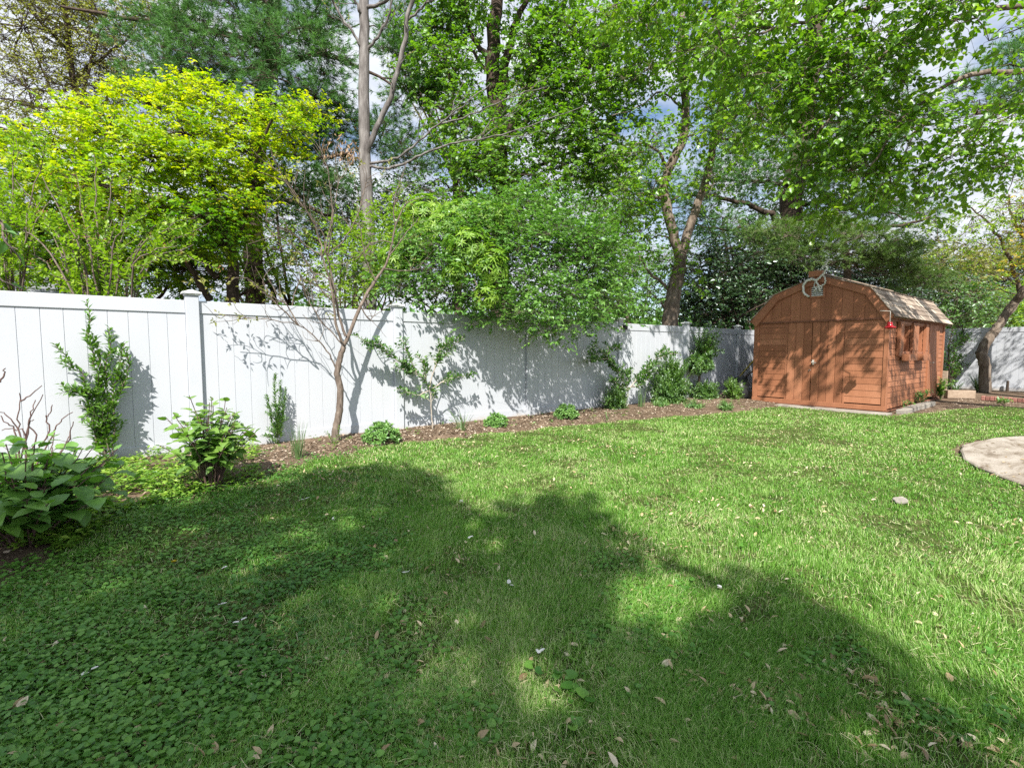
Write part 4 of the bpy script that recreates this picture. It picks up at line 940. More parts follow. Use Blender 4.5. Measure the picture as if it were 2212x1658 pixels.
# low ground cover in the sunny left of the bed
def bed_cover(px0, px1, py0, py1, n, name, label, mat, hmax, s0, rng):
    px, py = rng.uniform(px0, px1, n), rng.uniform(py0, py1, n)
    P = np.array([onz(a, b_) for a, b_ in zip(px, py)]); x, y = P[:, 0], P[:, 1]
    keep = (lawn_dist(x, y) < .06) & (y < D-.08) & (vnoise(x, y, 3.5, 91) > .3); x, y = x[keep], y[keep]; m = len(x)
    L = Leaves(); z = bed_z(x, y); hh = hmax*vnoise(x, y, 4, 92)
    for q in range(4):
        a = rng.uniform(0, 6.28, m); l = s0*rng.uniform(.6, 1.3, m)
        L.add(np.stack([x+rng.normal(0, .02, m), y+rng.normal(0, .02, m), z+.01+hh*rng.random(m)], 1), np.stack([np.cos(a), np.sin(a), rng.uniform(-.1, .6, m)], 1), np.stack([rng.normal(0, .35, m), rng.normal(0, .35, m), np.ones(m)], 1), l, l*.45, None, rng)
    tag(L.build(name, mat, None, LEAF), label, 'ground cover', kind='stuff')
bed_cover(-20, 560, 930, 1200, 6500, 'bed_ground_cover', 'sunlit yellow-green low leaves covering the left end of the bed', M['bedgreen'], .13, .05, rg)
bed_cover(560, 1640, 875, 1040, 620, 'bed_weeds', 'scattered small green weeds along the mulch', M['hyd2'], .07, .05, rg)
def weed(label, b, n, ll, h, rng, mat='hyd2'):
    st = [[b, b+np.array([rng.normal(0, .05), rng.normal(0, .05), h*.5]), b+np.array([rng.normal(0, .13), rng.normal(0, .13), h*rng.uniform(.7, 1.1)])] for k in range(n)]
    return stem_plant('weed', label, 'weed', b, st, rng, ll, 40, M[mat], M['stemgreen'], .004, ratio=.6)
weed('pale weed growing at the wall under the shed windows', ony(*q4(1205, 1005), 2.78)*[1, 1, 0], 7, .075, .34, rg, 'sedum')
weed('small weed at the wall near the front corner of the shed', ony(*q4(1130, 1030), 2.78)*[1, 1, 0], 4, .06, .16, rg, 'sedum')
weed('bushy weed at the rear corner of the shed beside the timber stake', onz(*q4(1340, 985)), 12, .10, .5, rg)
weed('low weed on the soil in front of the red brick edging', onz(*q4(1740, 1015)), 6, .08, .14, rg)
weed('small weed on the mulch right of the largest round mound', onz(*q2(545, 1195)), 6, .05, .14, rg)
weed('broad-leaved weed in the dark lawn near the bottom right', onz(1955, 1720), 3, .06, .04, rg)
c = onz(1222, 1510); L = Leaves(); m = 18; L.add(c+np.stack([rg.normal(0, .09, m), rg.normal(0, .07, m), rg.uniform(.02, .055, m)], 1), rdir(rg, m)*[1, 1, .2], rdir(rg, m)*.3+[0, 0, 1], rg.uniform(.03, .05, m), rg.uniform(.03, .05, m), None, rg)
tag(L.build('violet_leaves', M['clover'], None, ROUND), 'patch of larger round violet leaves in the shaded foreground lawn', 'weed')
# ------------------------------------------------------------------ trees
def clump(px, py, d, rx, ry, rz=None):
    c = at(px, py, d); a, b = rx*d/FPX, ry*d/FPX
    return (c, np.array([a, (rz or .8*rx)*d/FPX, b]))
Q2 = np.stack([RGT, norm(FWD*[1, 1, 0]), np.array([0, 0, 1.])])
def fill(w, L, clumps, rng, per_m2, sig, nspray, nl, twig, ll, ratio, up=.1, droop=.25, flat=.6, limb_r=.035, sub_r=.012, hang=0.0, twig_r=.003, colw=.5, shell=.3, limbs=True, cr=(.15, .75)):
    for c, rad in clumps:
        m = max(4, int(per_m2*math.pi*rad[0]*rad[2]))
        u = rdir(rng, m)*(rng.uniform(shell, 1, m)**.6)[:, None]*rad; sub = c+u@Q2
        if limbs:
            q = w.near(c)[0]; qp = q[:3]; r0 = min(q[3]*.75, limb_r); dist = np.linalg.norm(c-qp)
            if dist > .15:
                mid = (qp+c)/2+[0, 0, .10*dist]+rng.normal(0, .06*dist, 3)
                w.limb([qp, mid, c], r0, sub_r, 6, 5, .01*dist, rng)
            w.twigs(np.repeat(c[None], m, 0)+(sub-c)*.05, sub, sub_r, .05, rng)
            if m > 3: w.pts.append(np.hstack([sub, np.full((m, 1), sub_r)]))
        n = m*nspray; S = np.repeat(sub, nspray, 0); cb = np.repeat(rng.uniform(*cr, m), nspray)
        st = S+rng.normal(0, 1, (n, 3))*[sig, sig, sig*flat]
        d = norm((st-c)*.35+(st-S)*.6+rdir(rng, n)*.45*sig*2+[0, 0, up*sig-hang*sig])
        tl = twig*rng.uniform(.5, 1.2, n); e = st+d*tl[:, None]
        k = rng.random(n) < .55
        w.twigs(S[k], st[k], twig_r*1.3, .08, rng); w.twigs(st, e, twig_r, -.03, rng)
        sd = norm(np.cross(d, [0, 0, 1.])+1e-6)
        for q in range(nl):
            t = (q+.6)/nl*rng.uniform(.85, 1.1, n); s_ = (1 if q % 2 else -1)
            p = st+d*(tl*t)[:, None]+[0, 0, -.03*twig]*1
            ax = d*.55+sd*s_*.75+rng.normal(0, .3, (n, 3))+[0, 0, -droop]
            nn = np.array([[0, 0, 1.]])+rng.normal(0, .42, (n, 3))+d*.25
            l = ll*rng.uniform(.5, 1.3, n)
            L.add(p, ax, nn, l, l*ratio*rng.uniform(.8, 1.15, n), np.clip(cb*colw+(1-colw)*rng.random(n)+rng.normal(0, .06, n), 0, 1))
def fill_pine(w, L, clumps, rng, per_m2, nspray, nn_, nl=.11, nw=.0035, sig=.22, up=.5, limb_r=.05, flat=.45, sub_r=.012):
    for c, rad in clumps:
        m = max(4, int(per_m2*math.pi*rad[0]*rad[2]))
        u = rdir(rng, m)*(rng.uniform(.15, 1, m)**.6)[:, None]*rad; sub = c+u@Q2
        q = w.near(c)[0]; dist = np.linalg.norm(c-q[:3])
        w.limb([q[:3], (q[:3]+c)/2+[0, 0, .05*dist], c], min(q[3]*.7, limb_r), sub_r, 6, 5, .012*dist, rng)
        w.twigs(np.repeat(c[None], m, 0), sub, sub_r, .03, rng)
        n = m*nspray; S = np.repeat(sub, nspray, 0); cb = np.repeat(rng.uniform(.15, .8, m), nspray)
        st = S+rng.normal(0, 1, (n, 3))*[sig, sig, sig*flat]
        d = norm((st-c)*.4+(st-S)*1.2+[0, 0, up*.3]+rdir(rng, n)*.12)
        w.twigs(S, st, .0045, .03, rng); e = st+d*.10; w.twigs(st, e, .004, 0, rng)
        P = np.repeat(st, nn_, 0)+np.repeat(d, nn_, 0)*rng.uniform(0, .11, n*nn_)[:, None]
        ax = np.repeat(d, nn_, 0)*.9+rdir(rng, n*nn_)*.85
        L.add(P, ax, rdir(rng, n*nn_), nl*rng.uniform(.7, 1.15, n*nn_), nw, np.clip(np.repeat(cb, nn_)*.6+.4*rng.random(n*nn_), 0, 1))
def tree(name, label, cat, base, group=None): return thing(name, label, cat, base, group), Wood(), Leaves()
def base_of(px, d, z=0.0):
    p = at(px, 755, d); return np.array([p[0], p[1], z])
def finish(root, w, L, bark, leaf, shape=LEAF):
    w.build('trunk', M[bark], root); L.build('crown', M[leaf], root, shape)

# yellow-green maple beyond the fence
rg = np.random.default_rng(101)
b = base_of(500, 9.6); t, w, L = tree('yellow_maple', 'broad low maple with bright yellow-green layered leaves beyond the left fence', 'tree', b)
w.limb([b, at(505, 640, 9.6), at(500, 540, 9.6), at(470, 470, 9.5)], .13, .07, 8, 5, .01, rg)
for pts in ([(500, 560), (440, 460), (350, 400), (250, 350)], [(498, 540), (470, 430), (430, 330), (400, 250)], [(500, 540), (540, 430), (560, 330), (590, 260)], [(470, 600), (400, 520), (300, 470), (150, 440)], [(455, 650), (400, 560), (360, 500)]):
    w.limb([at(x, y, 9.6-.25*k) for k, (x, y) in enumerate(pts)], .07, .02, 6, 5, .015, rg)
C = [clump(*c) for c in [(110,320,8.6,130,42),(240,300,8.4,110,40),(60,380,8.4,120,45),(200,395,8.0,130,48),(330,340,8.4,110,42),(330,230,9.4,100,38),(240,250,9.6,80,30),(440,215,9.4,95,36),(400,290,9.0,110,36),(520,265,9.4,95,34),(590,225,9.8,60,24),(620,285,9.6,70,32),(540,330,9.2,80,28),(430,370,8.8,110,40),(330,440,9.2,120,40),(200,470,9.0,110,40),(500,390,9.4,70,28),(430,460,9.8,90,36),(660,250,10.2,40,22),(460,520,10.4,80,44),(340,540,10.2,80,40),(150,500,9.4,110,44),(250,560,9.8,100,40),(400,580,10.2,90,40),(120,570,9.8,100,44),(520,470,10,60,34),(40,460,9.2,90,44),(430,470,8.5,80,34),(500,430,8.7,60,28),(370,510,8.3,70,36),(560,400,9.2,60,26),(480,530,9.0,50,36)]]
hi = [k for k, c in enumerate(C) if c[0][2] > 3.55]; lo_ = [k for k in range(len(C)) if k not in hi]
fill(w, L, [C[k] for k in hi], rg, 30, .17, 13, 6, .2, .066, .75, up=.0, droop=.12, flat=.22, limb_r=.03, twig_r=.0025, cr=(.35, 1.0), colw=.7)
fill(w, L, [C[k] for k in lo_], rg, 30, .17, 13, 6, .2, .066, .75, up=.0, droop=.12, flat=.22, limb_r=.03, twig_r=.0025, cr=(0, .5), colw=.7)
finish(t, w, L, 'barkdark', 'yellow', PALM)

# sparse shrub with pinkish buds behind the left fence
b = base_of(215, 6.6); t, w, L = tree('lilac', 'tall open shrub with pale grey stems and pinkish buds behind the left fence', 'shrub', b)
rg = np.random.default_rng(102); ends = []
for k in range(30):
    a = rg.uniform(-1, 1); tipx = 215+a*240+rg.normal(0, 25); tipy = 630-rg.uniform(.45, 1)*(300 if a < .1 else 210)*(1-.25*abs(a)); d = rg.uniform(5.9, 7.4)
    p0 = b+[rg.normal(0, .25), rg.normal(0, .2), 0]; pm = at(215+(tipx-215)*.42, 640-(640-tipy)*.35, d)
    P = w.limb([p0, pm, at(tipx, tipy, d)], .018, .004, 6, 6, .012, rg)
    for q in range(9):
        p, T = along(P, np.array([rg.uniform(.3, .98)])); dd = norm(T[0]*.8+rdir(rg, 1)[0]*.8+[0, 0, .2]); l = rg.uniform(.2, .55)
        Q = w.limb([p[0], p[0]+dd*l*.5, p[0]+dd*l+[0, 0, .05]], .006, .002, 4, 3, .005, rg, keep=False); stem_leaves(L, Q, int(16+l*30), .082, rg, t0=.1, ratio=.62, fwd=.5); ends.append(Q[-1])
w.build('trunk', M['barktan'], t); L.build('crown', M['spring'], t, LEAF)
ends = np.array(ends); k = rg.choice(len(ends), 110, replace=False); B = Leaves()
for p in ends[k]:
    B.add(p+rg.normal(0, .018, (6, 3)), rdir(rg, 6)+[0, 0, .5], rdir(rg, 6), rg.uniform(.025, .045, 6), .016, None, rg)
B.build('flower_buds', M['pinkbud'], t, LEAF)['kind'] = 'stuff'
b = base_of(30, 7.2); t, w, L = tree('lilac', 'open green shrub at the far left edge behind the fence, beside the pink-budded one', 'shrub', b)
for k in range(22):
    tipx = 10+rg.normal(0, 75); tipy = rg.uniform(300, 560); d = rg.uniform(6.4, 7.6)
    P = w.limb([b+rg.normal(0, .15, 3)*[1, 1, 0], at(20+(tipx-20)*.4, 640-(640-tipy)*.4, d), at(tipx, tipy, d)], .016, .004, 6, 6, .012, rg)
    for q in range(8):
        p, T = along(P, np.array([rg.uniform(.3, .98)])); dd = norm(T[0]*.9+rdir(rg, 1)[0]*.8+[0, 0, .2]); l = rg.uniform(.2, .5)
        Q = w.limb([p[0], p[0]+dd*l*.5, p[0]+dd*l], .006, .002, 4, 3, .005, rg, keep=False); stem_leaves(L, Q, int(16+l*30), .082, rg, t0=.1, ratio=.55, fwd=.7)
finish(t, w, L, 'barktan', 'spring')

# budding tree far left, against the sky
b = base_of(170, 20); t, w, L = tree('budding_tree', 'tall thin tree with sparse spring buds against the pale sky at far left', 'tree', b)
rg = np.random.default_rng(103)
w.limb([b, at(175, 400, 20), at(178, 270, 20), at(150, 120, 20), at(140, -60, 20)], .22, .07, 8, 5, .03, rg)
for pts in ([(178, 290), (110, 200), (60, 60)], [(178, 270), (190, 150), (230, 20)], [(170, 240), (80, 230), (0, 215)], [(160, 170), (240, 110), (300, 60)], [(175, 300), (230, 230), (260, 130)], [(150, 110), (60, 20), (20, -60)], [(178, 320), (100, 290), (10, 260)]):
    w.limb([at(x, y, 20+rg.normal(0, .6)) for x, y in pts], .08, .02, 6, 5, .04, rg)
C = [clump(*c) for c in [(50,60,19,90,80),(150,60,20,90,80),(250,80,20,80,80),(60,190,19,90,70),(160,180,20,80,70),(240,170,21,60,60),(20,280,19,60,50),(120,-40,20,140,70),(330,40,21,60,60)]]
fill(w, L, C, rg, 4.2, .45, 12, 6, .5, .12, .55, limb_r=.04, sub_r=.018, twig_r=.009, droop=.1)
finish(t, w, L, 'barkdark', 'bud')

# big white pine left of centre
b = base_of(545, 12.5); t, w, L = tree('white_pine', 'large white pine with long soft blue-green needles above the yellow maple', 'pine tree', b)
rg = np.random.default_rng(104)
w.limb([b, at(548, 500, 12.5), at(556, 300, 12.5), at(590, 60, 12.6), at(600, -150, 12.6)], .24, .16, 10, 5, .02, rg)
for pts in ([(585, 100), (420, 60), (280, 40), (130, 15)], [(575, 150), (700, 120), (850, 180)], [(560, 300), (650, 340), (760, 330)], [(590, 20), (450, -40), (300, -60)], [(580, 130), (480, 180), (400, 190)], [(553, 420), (640, 440), (720, 470)]):
    w.limb([at(x, y, 12.4-.35*k) for k, (x, y) in enumerate(pts)], .09, .025, 6, 5, .03, rg)
C = [clump(*c) for c in [(340,30,11.5,80,40),(430,60,11.2,90,45),(520,40,11,90,50),(420,120,11,90,45),(520,120,10.8,90,50),(610,80,11,90,60),(600,170,10.8,80,45),(680,30,11.5,80,50),(690,120,11.3,75,55),(680,210,11.2,75,50),(350,130,12,70,35),(460,180,12,80,40),(730,250,12,60,45),(660,280,12.2,70,40),(570,370,10.4,70,28),(640,400,10.6,80,34),(700,330,12.5,70,45),(850,60,13.2,60,50),(880,190,13.2,60,50),(830,280,13.3,60,50),(900,340,13.4,60,40),(580,-50,11.5,200,60),(300,90,12,50,28),(600,440,10.6,60,28),(720,390,11,50,30),(860,120,13,50,40),(310,180,13.5,60,30),(560,450,10.4,40,22)]]
fill_pine(w, L, C, rg, 11, 17, 26, .14, .0105, .22)
finish(t, w, L, 'barkdark', 'pine', NEEDLE)

# tall bare trunk
b = base_of(797, 9.3); t, w, L = tree('tall_tree', 'tall tree with a straight grey-brown trunk and mostly bare limbs behind the fence', 'tree', b)
rg = np.random.default_rng(105)
w.limb([b, at(798, 560, 9.3), at(795, 470, 9.3), at(788, 330, 9.3), at(786, 200, 9.3), at(787, 60, 9.3), at(789, -160, 9.3)], .132, .085, 12, 6, .006, rg)
for pts, r0, r1 in ([(790, 345), (812, 280), (850, 190), (868, 120), (880, 40), (905, -40)], .056, .036), ([(793, 352), (850, 345), (900, 310), (945, 270), (1000, 230), (1060, 180)], .026, .008), ([(793, 362), (850, 362), (900, 340), (960, 315), (1040, 300), (1120, 280), (1260, 230)], .029, .006), \
    ([(945, 270), (1000, 255), (1090, 215), (1180, 190)], .018, .006), ([(787, 118), (770, 85), (740, 40), (710, -20)], .03, .018), ([(788, 115), (815, 80), (840, 35), (850, -20)], .03, .018), ([(789, 20), (820, 10), (870, -20)], .04, .02), ([(1040, 300), (1060, 260), (1110, 250)], .012, .005), ([(880, 45), (920, 10), (960, -10)], .025, .012), ([(787, 40), (775, 20), (760, -20)], .03, .02):
    P = w.limb([at(x, y, 9.3-.12*k) for k, (x, y) in enumerate(pts)], r0, r1, 7, 5, .012, rg)
    for q in range(5):
        p, T = along(P, np.array([rg.uniform(.3, 1)])); dd = norm(T[0]+rdir(rg, 1)[0]*.7+[0, 0, .2]); l = rg.uniform(.3, .9)
        Q = w.limb([p[0], p[0]+dd*l*.5+rg.normal(0, .03, 3), p[0]+dd*l+[0, 0, .05]], .009, .003, 5, 4, .01, rg, keep=False)
        stem_leaves(L, Q, 6, .055, rg, t0=.5)
w.build('trunk', M['barkgrey'], t); L.build('crown', M['bud'], t, LEAF)
D2 = Leaves(); c = at(748, 325, 9.5); n = 130; p = c+rg.normal(0, 1, (n, 3))*[.22, .2, .14]
D2.add(p, rdir(rg, n)*.6+[0, 0, -.9], rdir(rg, n), rg.uniform(.08, .14, n), .03, None, rg); D2.build('dead_leaves', M['deadleaf'], t, LEAF)

# broad hedge shrub hanging over the fence, two kinds of leaf
rg = np.random.default_rng(106)
b = np.array([4.6, 7.4, 0]); t, w, L = tree('hedge_shrub', 'big rounded small-leaved shrub billowing over the fence with glossy blue-green leaves', 'shrub', b)
for k in range(9): w.limb([b+[rg.normal(0, .5), rg.normal(0, .2), 0], b+[rg.normal(0, .8)+.3, rg.normal(0, .3), 1.4], b+[rg.normal(0, 1.0)+.5, rg.normal(0, .4), 2.4]], .03, .012, 6, 4, .02, rg)
C = [clump(*c) for c in [(950,560,7.3,80,60),(1050,520,7.6,90,70),(1150,540,7.8,90,75),(1240,560,8.2,90,80),(1000,640,7.2,80,42),(1100,630,7.5,80,50),(1190,650,7.7,80,42),(1270,650,8.1,70,42),(1130,460,8.4,80,50),(1220,480,8.6,80,50),(1320,640,8.9,40,45),(880,620,7.3,60,40),(1190,705,7.45,24,20),(1100,676,7.15,60,20),(1300,570,8.9,60,60),(1240,690,7.9,50,16)]]
fill(w, L, C, rg, 36, .21, 17, 6, .18, .068, .6, up=.15, droop=.1, flat=.55, limb_r=.02, sub_r=.004, twig_r=.0014)
finish(t, w, L, 'barktan', 'hedge')
b = np.array([4.1, 7.6, 0]); t, w, L = tree('rhododendron', 'rounded shrub with whorled yellow-green leaves in front of the hedge mass, above the fence', 'shrub', b)
for k in range(7): w.limb([b+[rg.normal(0, .3), rg.normal(0, .2), 0], b+[rg.normal(0, .4), -.1, 1.2], b+[rg.normal(0, .7), -.25, 2.3]], .025, .01, 6, 4, .02, rg)
for c, rad in [clump(*c) for c in [(1000,470,7.7,60,40),(960,500,7.5,60,40),(1060,480,7.6,60,40),(920,470,8.0,60,45),(1010,540,7.05,55,50),(1060,575,7.0,40,55),(900,530,7.4,50,35),(985,590,6.95,30,30),(860,560,7.4,40,40),(1050,640,6.95,30,25)]]:
    n = int(330*math.pi*rad[0]*rad[2])+10; u = rdir(rg, n); u[:, 1] = -np.abs(u[:, 1]); tip = c+(u*rad*rg.uniform(.55, 1.05, n)[:, None])@Q2
    q = w.near(c)[0]; w.limb([q[:3], (q[:3]+c)/2+[0, 0, .1], c], .012, .008, 5, 4, .01, rg); w.twigs(np.repeat(c[None], n, 0), tip, .004, .06, rg)
    for p in tip:
        m = 7; a = np.arange(m)*2*math.pi/m+rg.uniform(0, 6); ax = norm(p-c+[0, 0, .35*rad[2]]); A = norm(np.cross(ax, [.3, .1, 1.])); B_ = np.cross(ax, A); d = np.cos(a)[:, None]*A+np.sin(a)[:, None]*B_
        L.add(np.repeat(p[None], m, 0), d+ax*.25+[0, 0, -.1], ax+d*.2+rg.normal(0, .12, (m, 3)), rg.uniform(.07, .11, m), .026, np.clip(rg.uniform(.2, .8)+rg.normal(0, .15, m), 0, 1))
finish(t, w, L, 'barktan', 'andro')
b = base_of(800, 7.9); t, w, L = tree('barberry', 'dark shrub with small bright yellow-green leaf clusters around the foot of the tall trunk', 'shrub', b)
for k in range(9): w.limb([b+[rg.normal(0, .3), rg.normal(0, .2), 0], b+[rg.normal(0, .5), .1, 1.2], b+[rg.normal(0, .7), 0, 2.3]], .02, .008, 6, 4, .02, rg)
C = [clump(*c) for c in [(800,500,7.9,55,45),(760,560,7.7,60,50),(830,560,7.7,60,50),(880,500,8.0,50,40),(780,630,7.6,70,35),(850,450,8.3,40,30),(740,610,7.8,50,40)]]
fill(w, L, C, rg, 34, .13, 10, 7, .15, .052, .75, up=.3, droop=0, limb_r=.012, sub_r=.004, twig_r=.0014)
finish(t, w, L, 'barktan', 'spring')

# maple in the middle distance
rg = np.random.default_rng(107)
b = base_of(1075, 13.5); t, w, L = tree('maple', 'tall green maple with twin dark trunks rising behind the hedge at the centre', 'tree', b)
w.limb([b, at(1082, 500, 13.5), at(1075, 300, 13.5), at(1065, 160, 13.5), at(1068, 60, 13.5), at(1085, -120, 13.5)], .30, .15, 10, 5, .02, rg)
for pts, r0 in ([(1078, 260), (1090, 160), (1110, 60), (1150, -20)], .17), ([(1080, 330), (1140, 200), (1200, 60), (1240, -60)], .14), ([(1078, 300), (1180, 230), (1290, 130), (1330, 60)], .09), ([(1065, 140), (1020, 80), (990, -40)], .09), ([(1075, 300), (980, 250), (900, 200)], .06), ([(1065, 170), (1010, 100), (985, 20)], .06), ([(1080, 400), (1180, 350), (1300, 300)], .07), ([(1080, 450), (1000, 420), (940, 380)], .05):
    w.limb([at(x, y, 13.5-.2*k) for k, (x, y) in enumerate(pts)], r0, r0*.3, 7, 5, .03, rg)
C = [clump(*c) for c in [(930,60,13,60,60),(980,140,12.8,65,60),(920,170,13,50,40),(985,30,13,50,50),(1140,90,12.8,80,70),(1240,70,12.6,80,70),(1330,60,12.6,70,60),(1000,250,12.6,70,55),(1090,270,12.4,60,44),(1170,190,12.4,75,60),(1270,170,12.4,75,60),(1340,150,12.6,50,50),(1090,340,12.2,80,45),(1010,330,12.6,60,45),(1190,290,12.4,80,50),(1280,260,12.6,70,50),(1160,380,12.2,80,40),(1250,350,12.6,75,45),(1070,400,12.2,80,40),(990,390,12.6,50,35),(1320,330,13,55,45),(1300,400,13,60,40),(1100,-40,13,200,60),(1340,240,13,50,40),(960,460,12.5,50,36),(1140,450,12.4,60,30)]]
fill(w, L, C, rg, 8.5, .27, 16, 6, .28, .092, .9, up=.1, droop=.3, limb_r=.045, sub_r=.014, twig_r=.004)
finish(t, w, L, 'barkdark', 'maple', PALM)
b = base_of(990, 15.5); t, w, L = tree('oak', 'tree with sparse olive new leaves and bare twigs between tall trunk and centre maple', 'tree', b)
w.limb([b, at(985, 400, 15.5), at(975, 200, 15.5)], .14, .05, 8, 5, .03, rg)
C = [clump(*c) for c in [(930,250,15,60,50),(1000,230,15.5,60,50),(960,330,15,60,40),(1180,230,16,90,60),(890,300,15,40,40)]]
fill(w, L, C, rg, 3.5, .4, 9, 5, .35, .09, .4, limb_r=.03, sub_r=.012, twig_r=.006)
finish(t, w, L, 'barkdark', 'bud')

# forked tree behind the fence right of the hedge
rg = np.random.default_rng(108)
b = base_of(1446, 12.3); t, w, L = tree('forked_tree', 'green tree forking low into two curved trunks behind the fence left of the shed', 'tree', b)
fk = at(1470, 560, 12.3)
w.limb([b, at(1448, 690, 12.3), at(1458, 620, 12.3), fk], .22, .15, 12, 5, .01, rg)
w.limb([fk, at(1450, 490, 12.3), at(1436, 420, 12.3), at(1442, 370, 12.2), at(1475, 300, 12.1), at(1480, 220, 12.1), at(1470, 100, 12.1), at(1478, -60, 12)], .13, .085, 10, 5, .012, rg)
w.limb([fk, at(1490, 490, 12.4), at(1515, 420, 12.5), at(1535, 350, 12.6), at(1550, 260, 12.7), at(1575, 120, 12.8), at(1590, -40, 12.8)], .12, .06, 10, 5, .012, rg)
for pts, r0 in ([(1442, 365), (1420, 325), (1380, 305)], .05), ([(1535, 350), (1560, 280), (1620, 220), (1650, 130)], .05), ([(1478, 240), (1430, 200), (1380, 230), (1320, 250)], .03), ([(1455, 640), (1430, 610), (1400, 585), (1375, 540)], .05), ([(1475, 180), (1440, 100), (1400, 40)], .04), ([(1545, 300), (1600, 300), (1680, 260)], .035), ([(1450, 680), (1415, 640), (1390, 620)], .03), ([(1470, 130), (1500, 60), (1540, -20)], .04):
    w.limb([at(x, y, 12.3-.15*k) for k, (x, y) in enumerate(pts)], r0, r0*.3, 7, 5, .015, rg)
C = [clump(*c) for c in [(1400,60,11.5,70,60),(1460,40,11.5,60,60),(1400,150,11.6,60,50),(1370,330,11.8,50,40),(1420,290,11.8,40,35),(1350,420,11.8,55,40),(1390,450,12,40,30),(1480,170,11.6,45,45),(1500,290,11.8,40,35),(1540,120,11.8,60,60),(1560,220,11.8,60,50),(1600,300,11.8,60,45),(1540,400,12,40,30),(1420,390,11.8,30,25),(1620,180,11.8,60,60),(1340,480,11.6,50,40),(1310,510,11.2,40,40),(1590,60,11.8,60,60),(1470,590,12,25,50),(1400,520,12.3,40,40)]]
fill(w, L, C, rg, 10, .27, 13, 6, .27, .085, .78, up=0, droop=.45, limb_r=.03, sub_r=.010, twig_r=.0035)
finish(t, w, L, 'bark', 'mulb', OVATE)

# dark conifer behind the shed with long boughs
rg = np.random.default_rng(109)
b = base_of(1690, 17); t, w, L = tree('tall_pine', 'tall dark-trunked pine behind the shed with long bare lower boughs', 'pine tree', b)
w.limb([b, at(1700, 560, 17), at(1712, 430, 17), at(1735, 250, 17), at(1760, 90, 17), at(1775, -100, 17)], .42, .25, 12, 6, .05, rg)
for pts, r0 in ([(1700, 480), (1610, 440), (1520, 420), (1400, 430)], .10), ([(1712, 470), (1800, 475), (1900, 490), (2010, 475)], .12), ([(1705, 520), (1620, 500), (1520, 490)], .08), ([(1720, 400), (1620, 390), (1530, 385)], .08), ([(1735, 300), (1650, 250), (1570, 240)], .08), ([(1735, 300), (1830, 280), (1950, 300)], .09), ([(1700, 540), (1600, 540), (1530, 525)], .07), ([(1715, 440), (1830, 440), (1960, 470)], .08):
    w.limb([at(x, y, 16.8-.5*k) for k, (x, y) in enumerate(pts)], r0, r0*.25, 7, 5, .05, rg)
C = [clump(*c) for c in [(1400,400,15.5,60,35),(1440,450,15.5,70,30),(1530,390,16,80,35),(1600,370,16,80,40),(1500,480,16,70,26),(1580,500,16,60,24),(1640,300,16,80,50),(1830,420,16,90,40),(1930,430,16,80,40),(1990,460,16,60,30),(1760,350,15.5,90,50),(1850,330,15.5,90,50),(1400,330,16,50,30),(1570,250,16,60,45),(1900,240,16,90,60),(1350,470,15.5,50,30)]]
fill_pine(w, L, C, rg, 6.5, 16, 22, .17, .015, .34, limb_r=.06)
finish(t, w, L, 'barkdark', 'pine', NEEDLE)
b = base_of(1830, 15.0); t, w, L = tree('young_pine', 'pale green drooping pine bough cluster hanging right above the shed roof', 'pine tree', b)
w.limb([b, at(1830, 600, 15), at(1820, 500, 15.2), at(1800, 440, 15.4)], .14, .05, 8, 5, .02, rg)
C = [clump(*c) for c in [(1690,510,14.3,70,28),(1770,500,14,80,30),(1860,510,14,80,32),(1920,530,14.2,60,34),(1640,520,14.6,50,22),(1720,545,14,60,22),(1830,550,14.2,70,26),(1940,570,14.5,60,30),(1985,600,14.8,50,34)]]
fill_pine(w, L, C, rg, 12, 18, 24, .15, .014, .24, limb_r=.03)
for k in range(26):
    p0 = at(1800+rg.normal(0, 60), 560+rg.normal(0, 12), 14.6); w.limb([p0, p0+RGT*rg.uniform(.3, 1.0)+[0, 0, rg.uniform(-.3, .1)], p0+RGT*rg.uniform(1.2, 2.2)+[0, 0, rg.uniform(-.6, .1)]], .016, .005, 5, 5, .03, rg, keep=False)
finish(t, w, L, 'barktan', 'pinelight', NEEDLE)

# evergreen shrubs right behind fence and shed
rg = np.random.default_rng(110)
for lab, px, d, cl, leaf in [
    ('dark glossy evergreen bush behind the fence between forked tree and shed', 1560, 14.5, [(1530,600,14.3,70,60),(1590,580,14.5,70,60),(1620,650,14.3,60,50),(1540,670,14,60,50),(1500,640,14.6,40,50)], 'dark_ev'),
    ('dark evergreen bush directly behind the left half of the shed roof', 1690, 16.8, [(1660,560,16.5,70,50),(1730,570,16.6,70,50),(1700,620,16.6,90,60),(1640,640,16.5,50,60)], 'dark_ev'),
    ('dark evergreen bush behind the ridge of the shed', 1880, 18.8, [(1830,590,18.8,70,40),(1910,590,19,70,45),(1860,640,19,120,50),(1980,620,19.3,60,50)], 'dark_ev')]:
    b = base_of(px, d); t, w, L = tree('evergreen_bush', lab, 'bush', b)
    for k in range(6): w.limb([b+rg.normal(0, .4, 3)*[1, 1, 0], b+rg.normal(0, .5, 3)*[1, 1, 0]+[0, 0, 1.6], b+rg.normal(0, .9, 3)*[1, 1, 0]+[0, 0, 3]], .05, .02, 6, 4, .03, rg)
    fill(w, L, [clump(*c) for c in cl], rg, 15, .26, 13, 6, .24, .115, .55, up=.1, droop=.25, limb_r=.025, sub_r=.01, twig_r=.004); finish(t, w, L, 'barkdark', leaf)
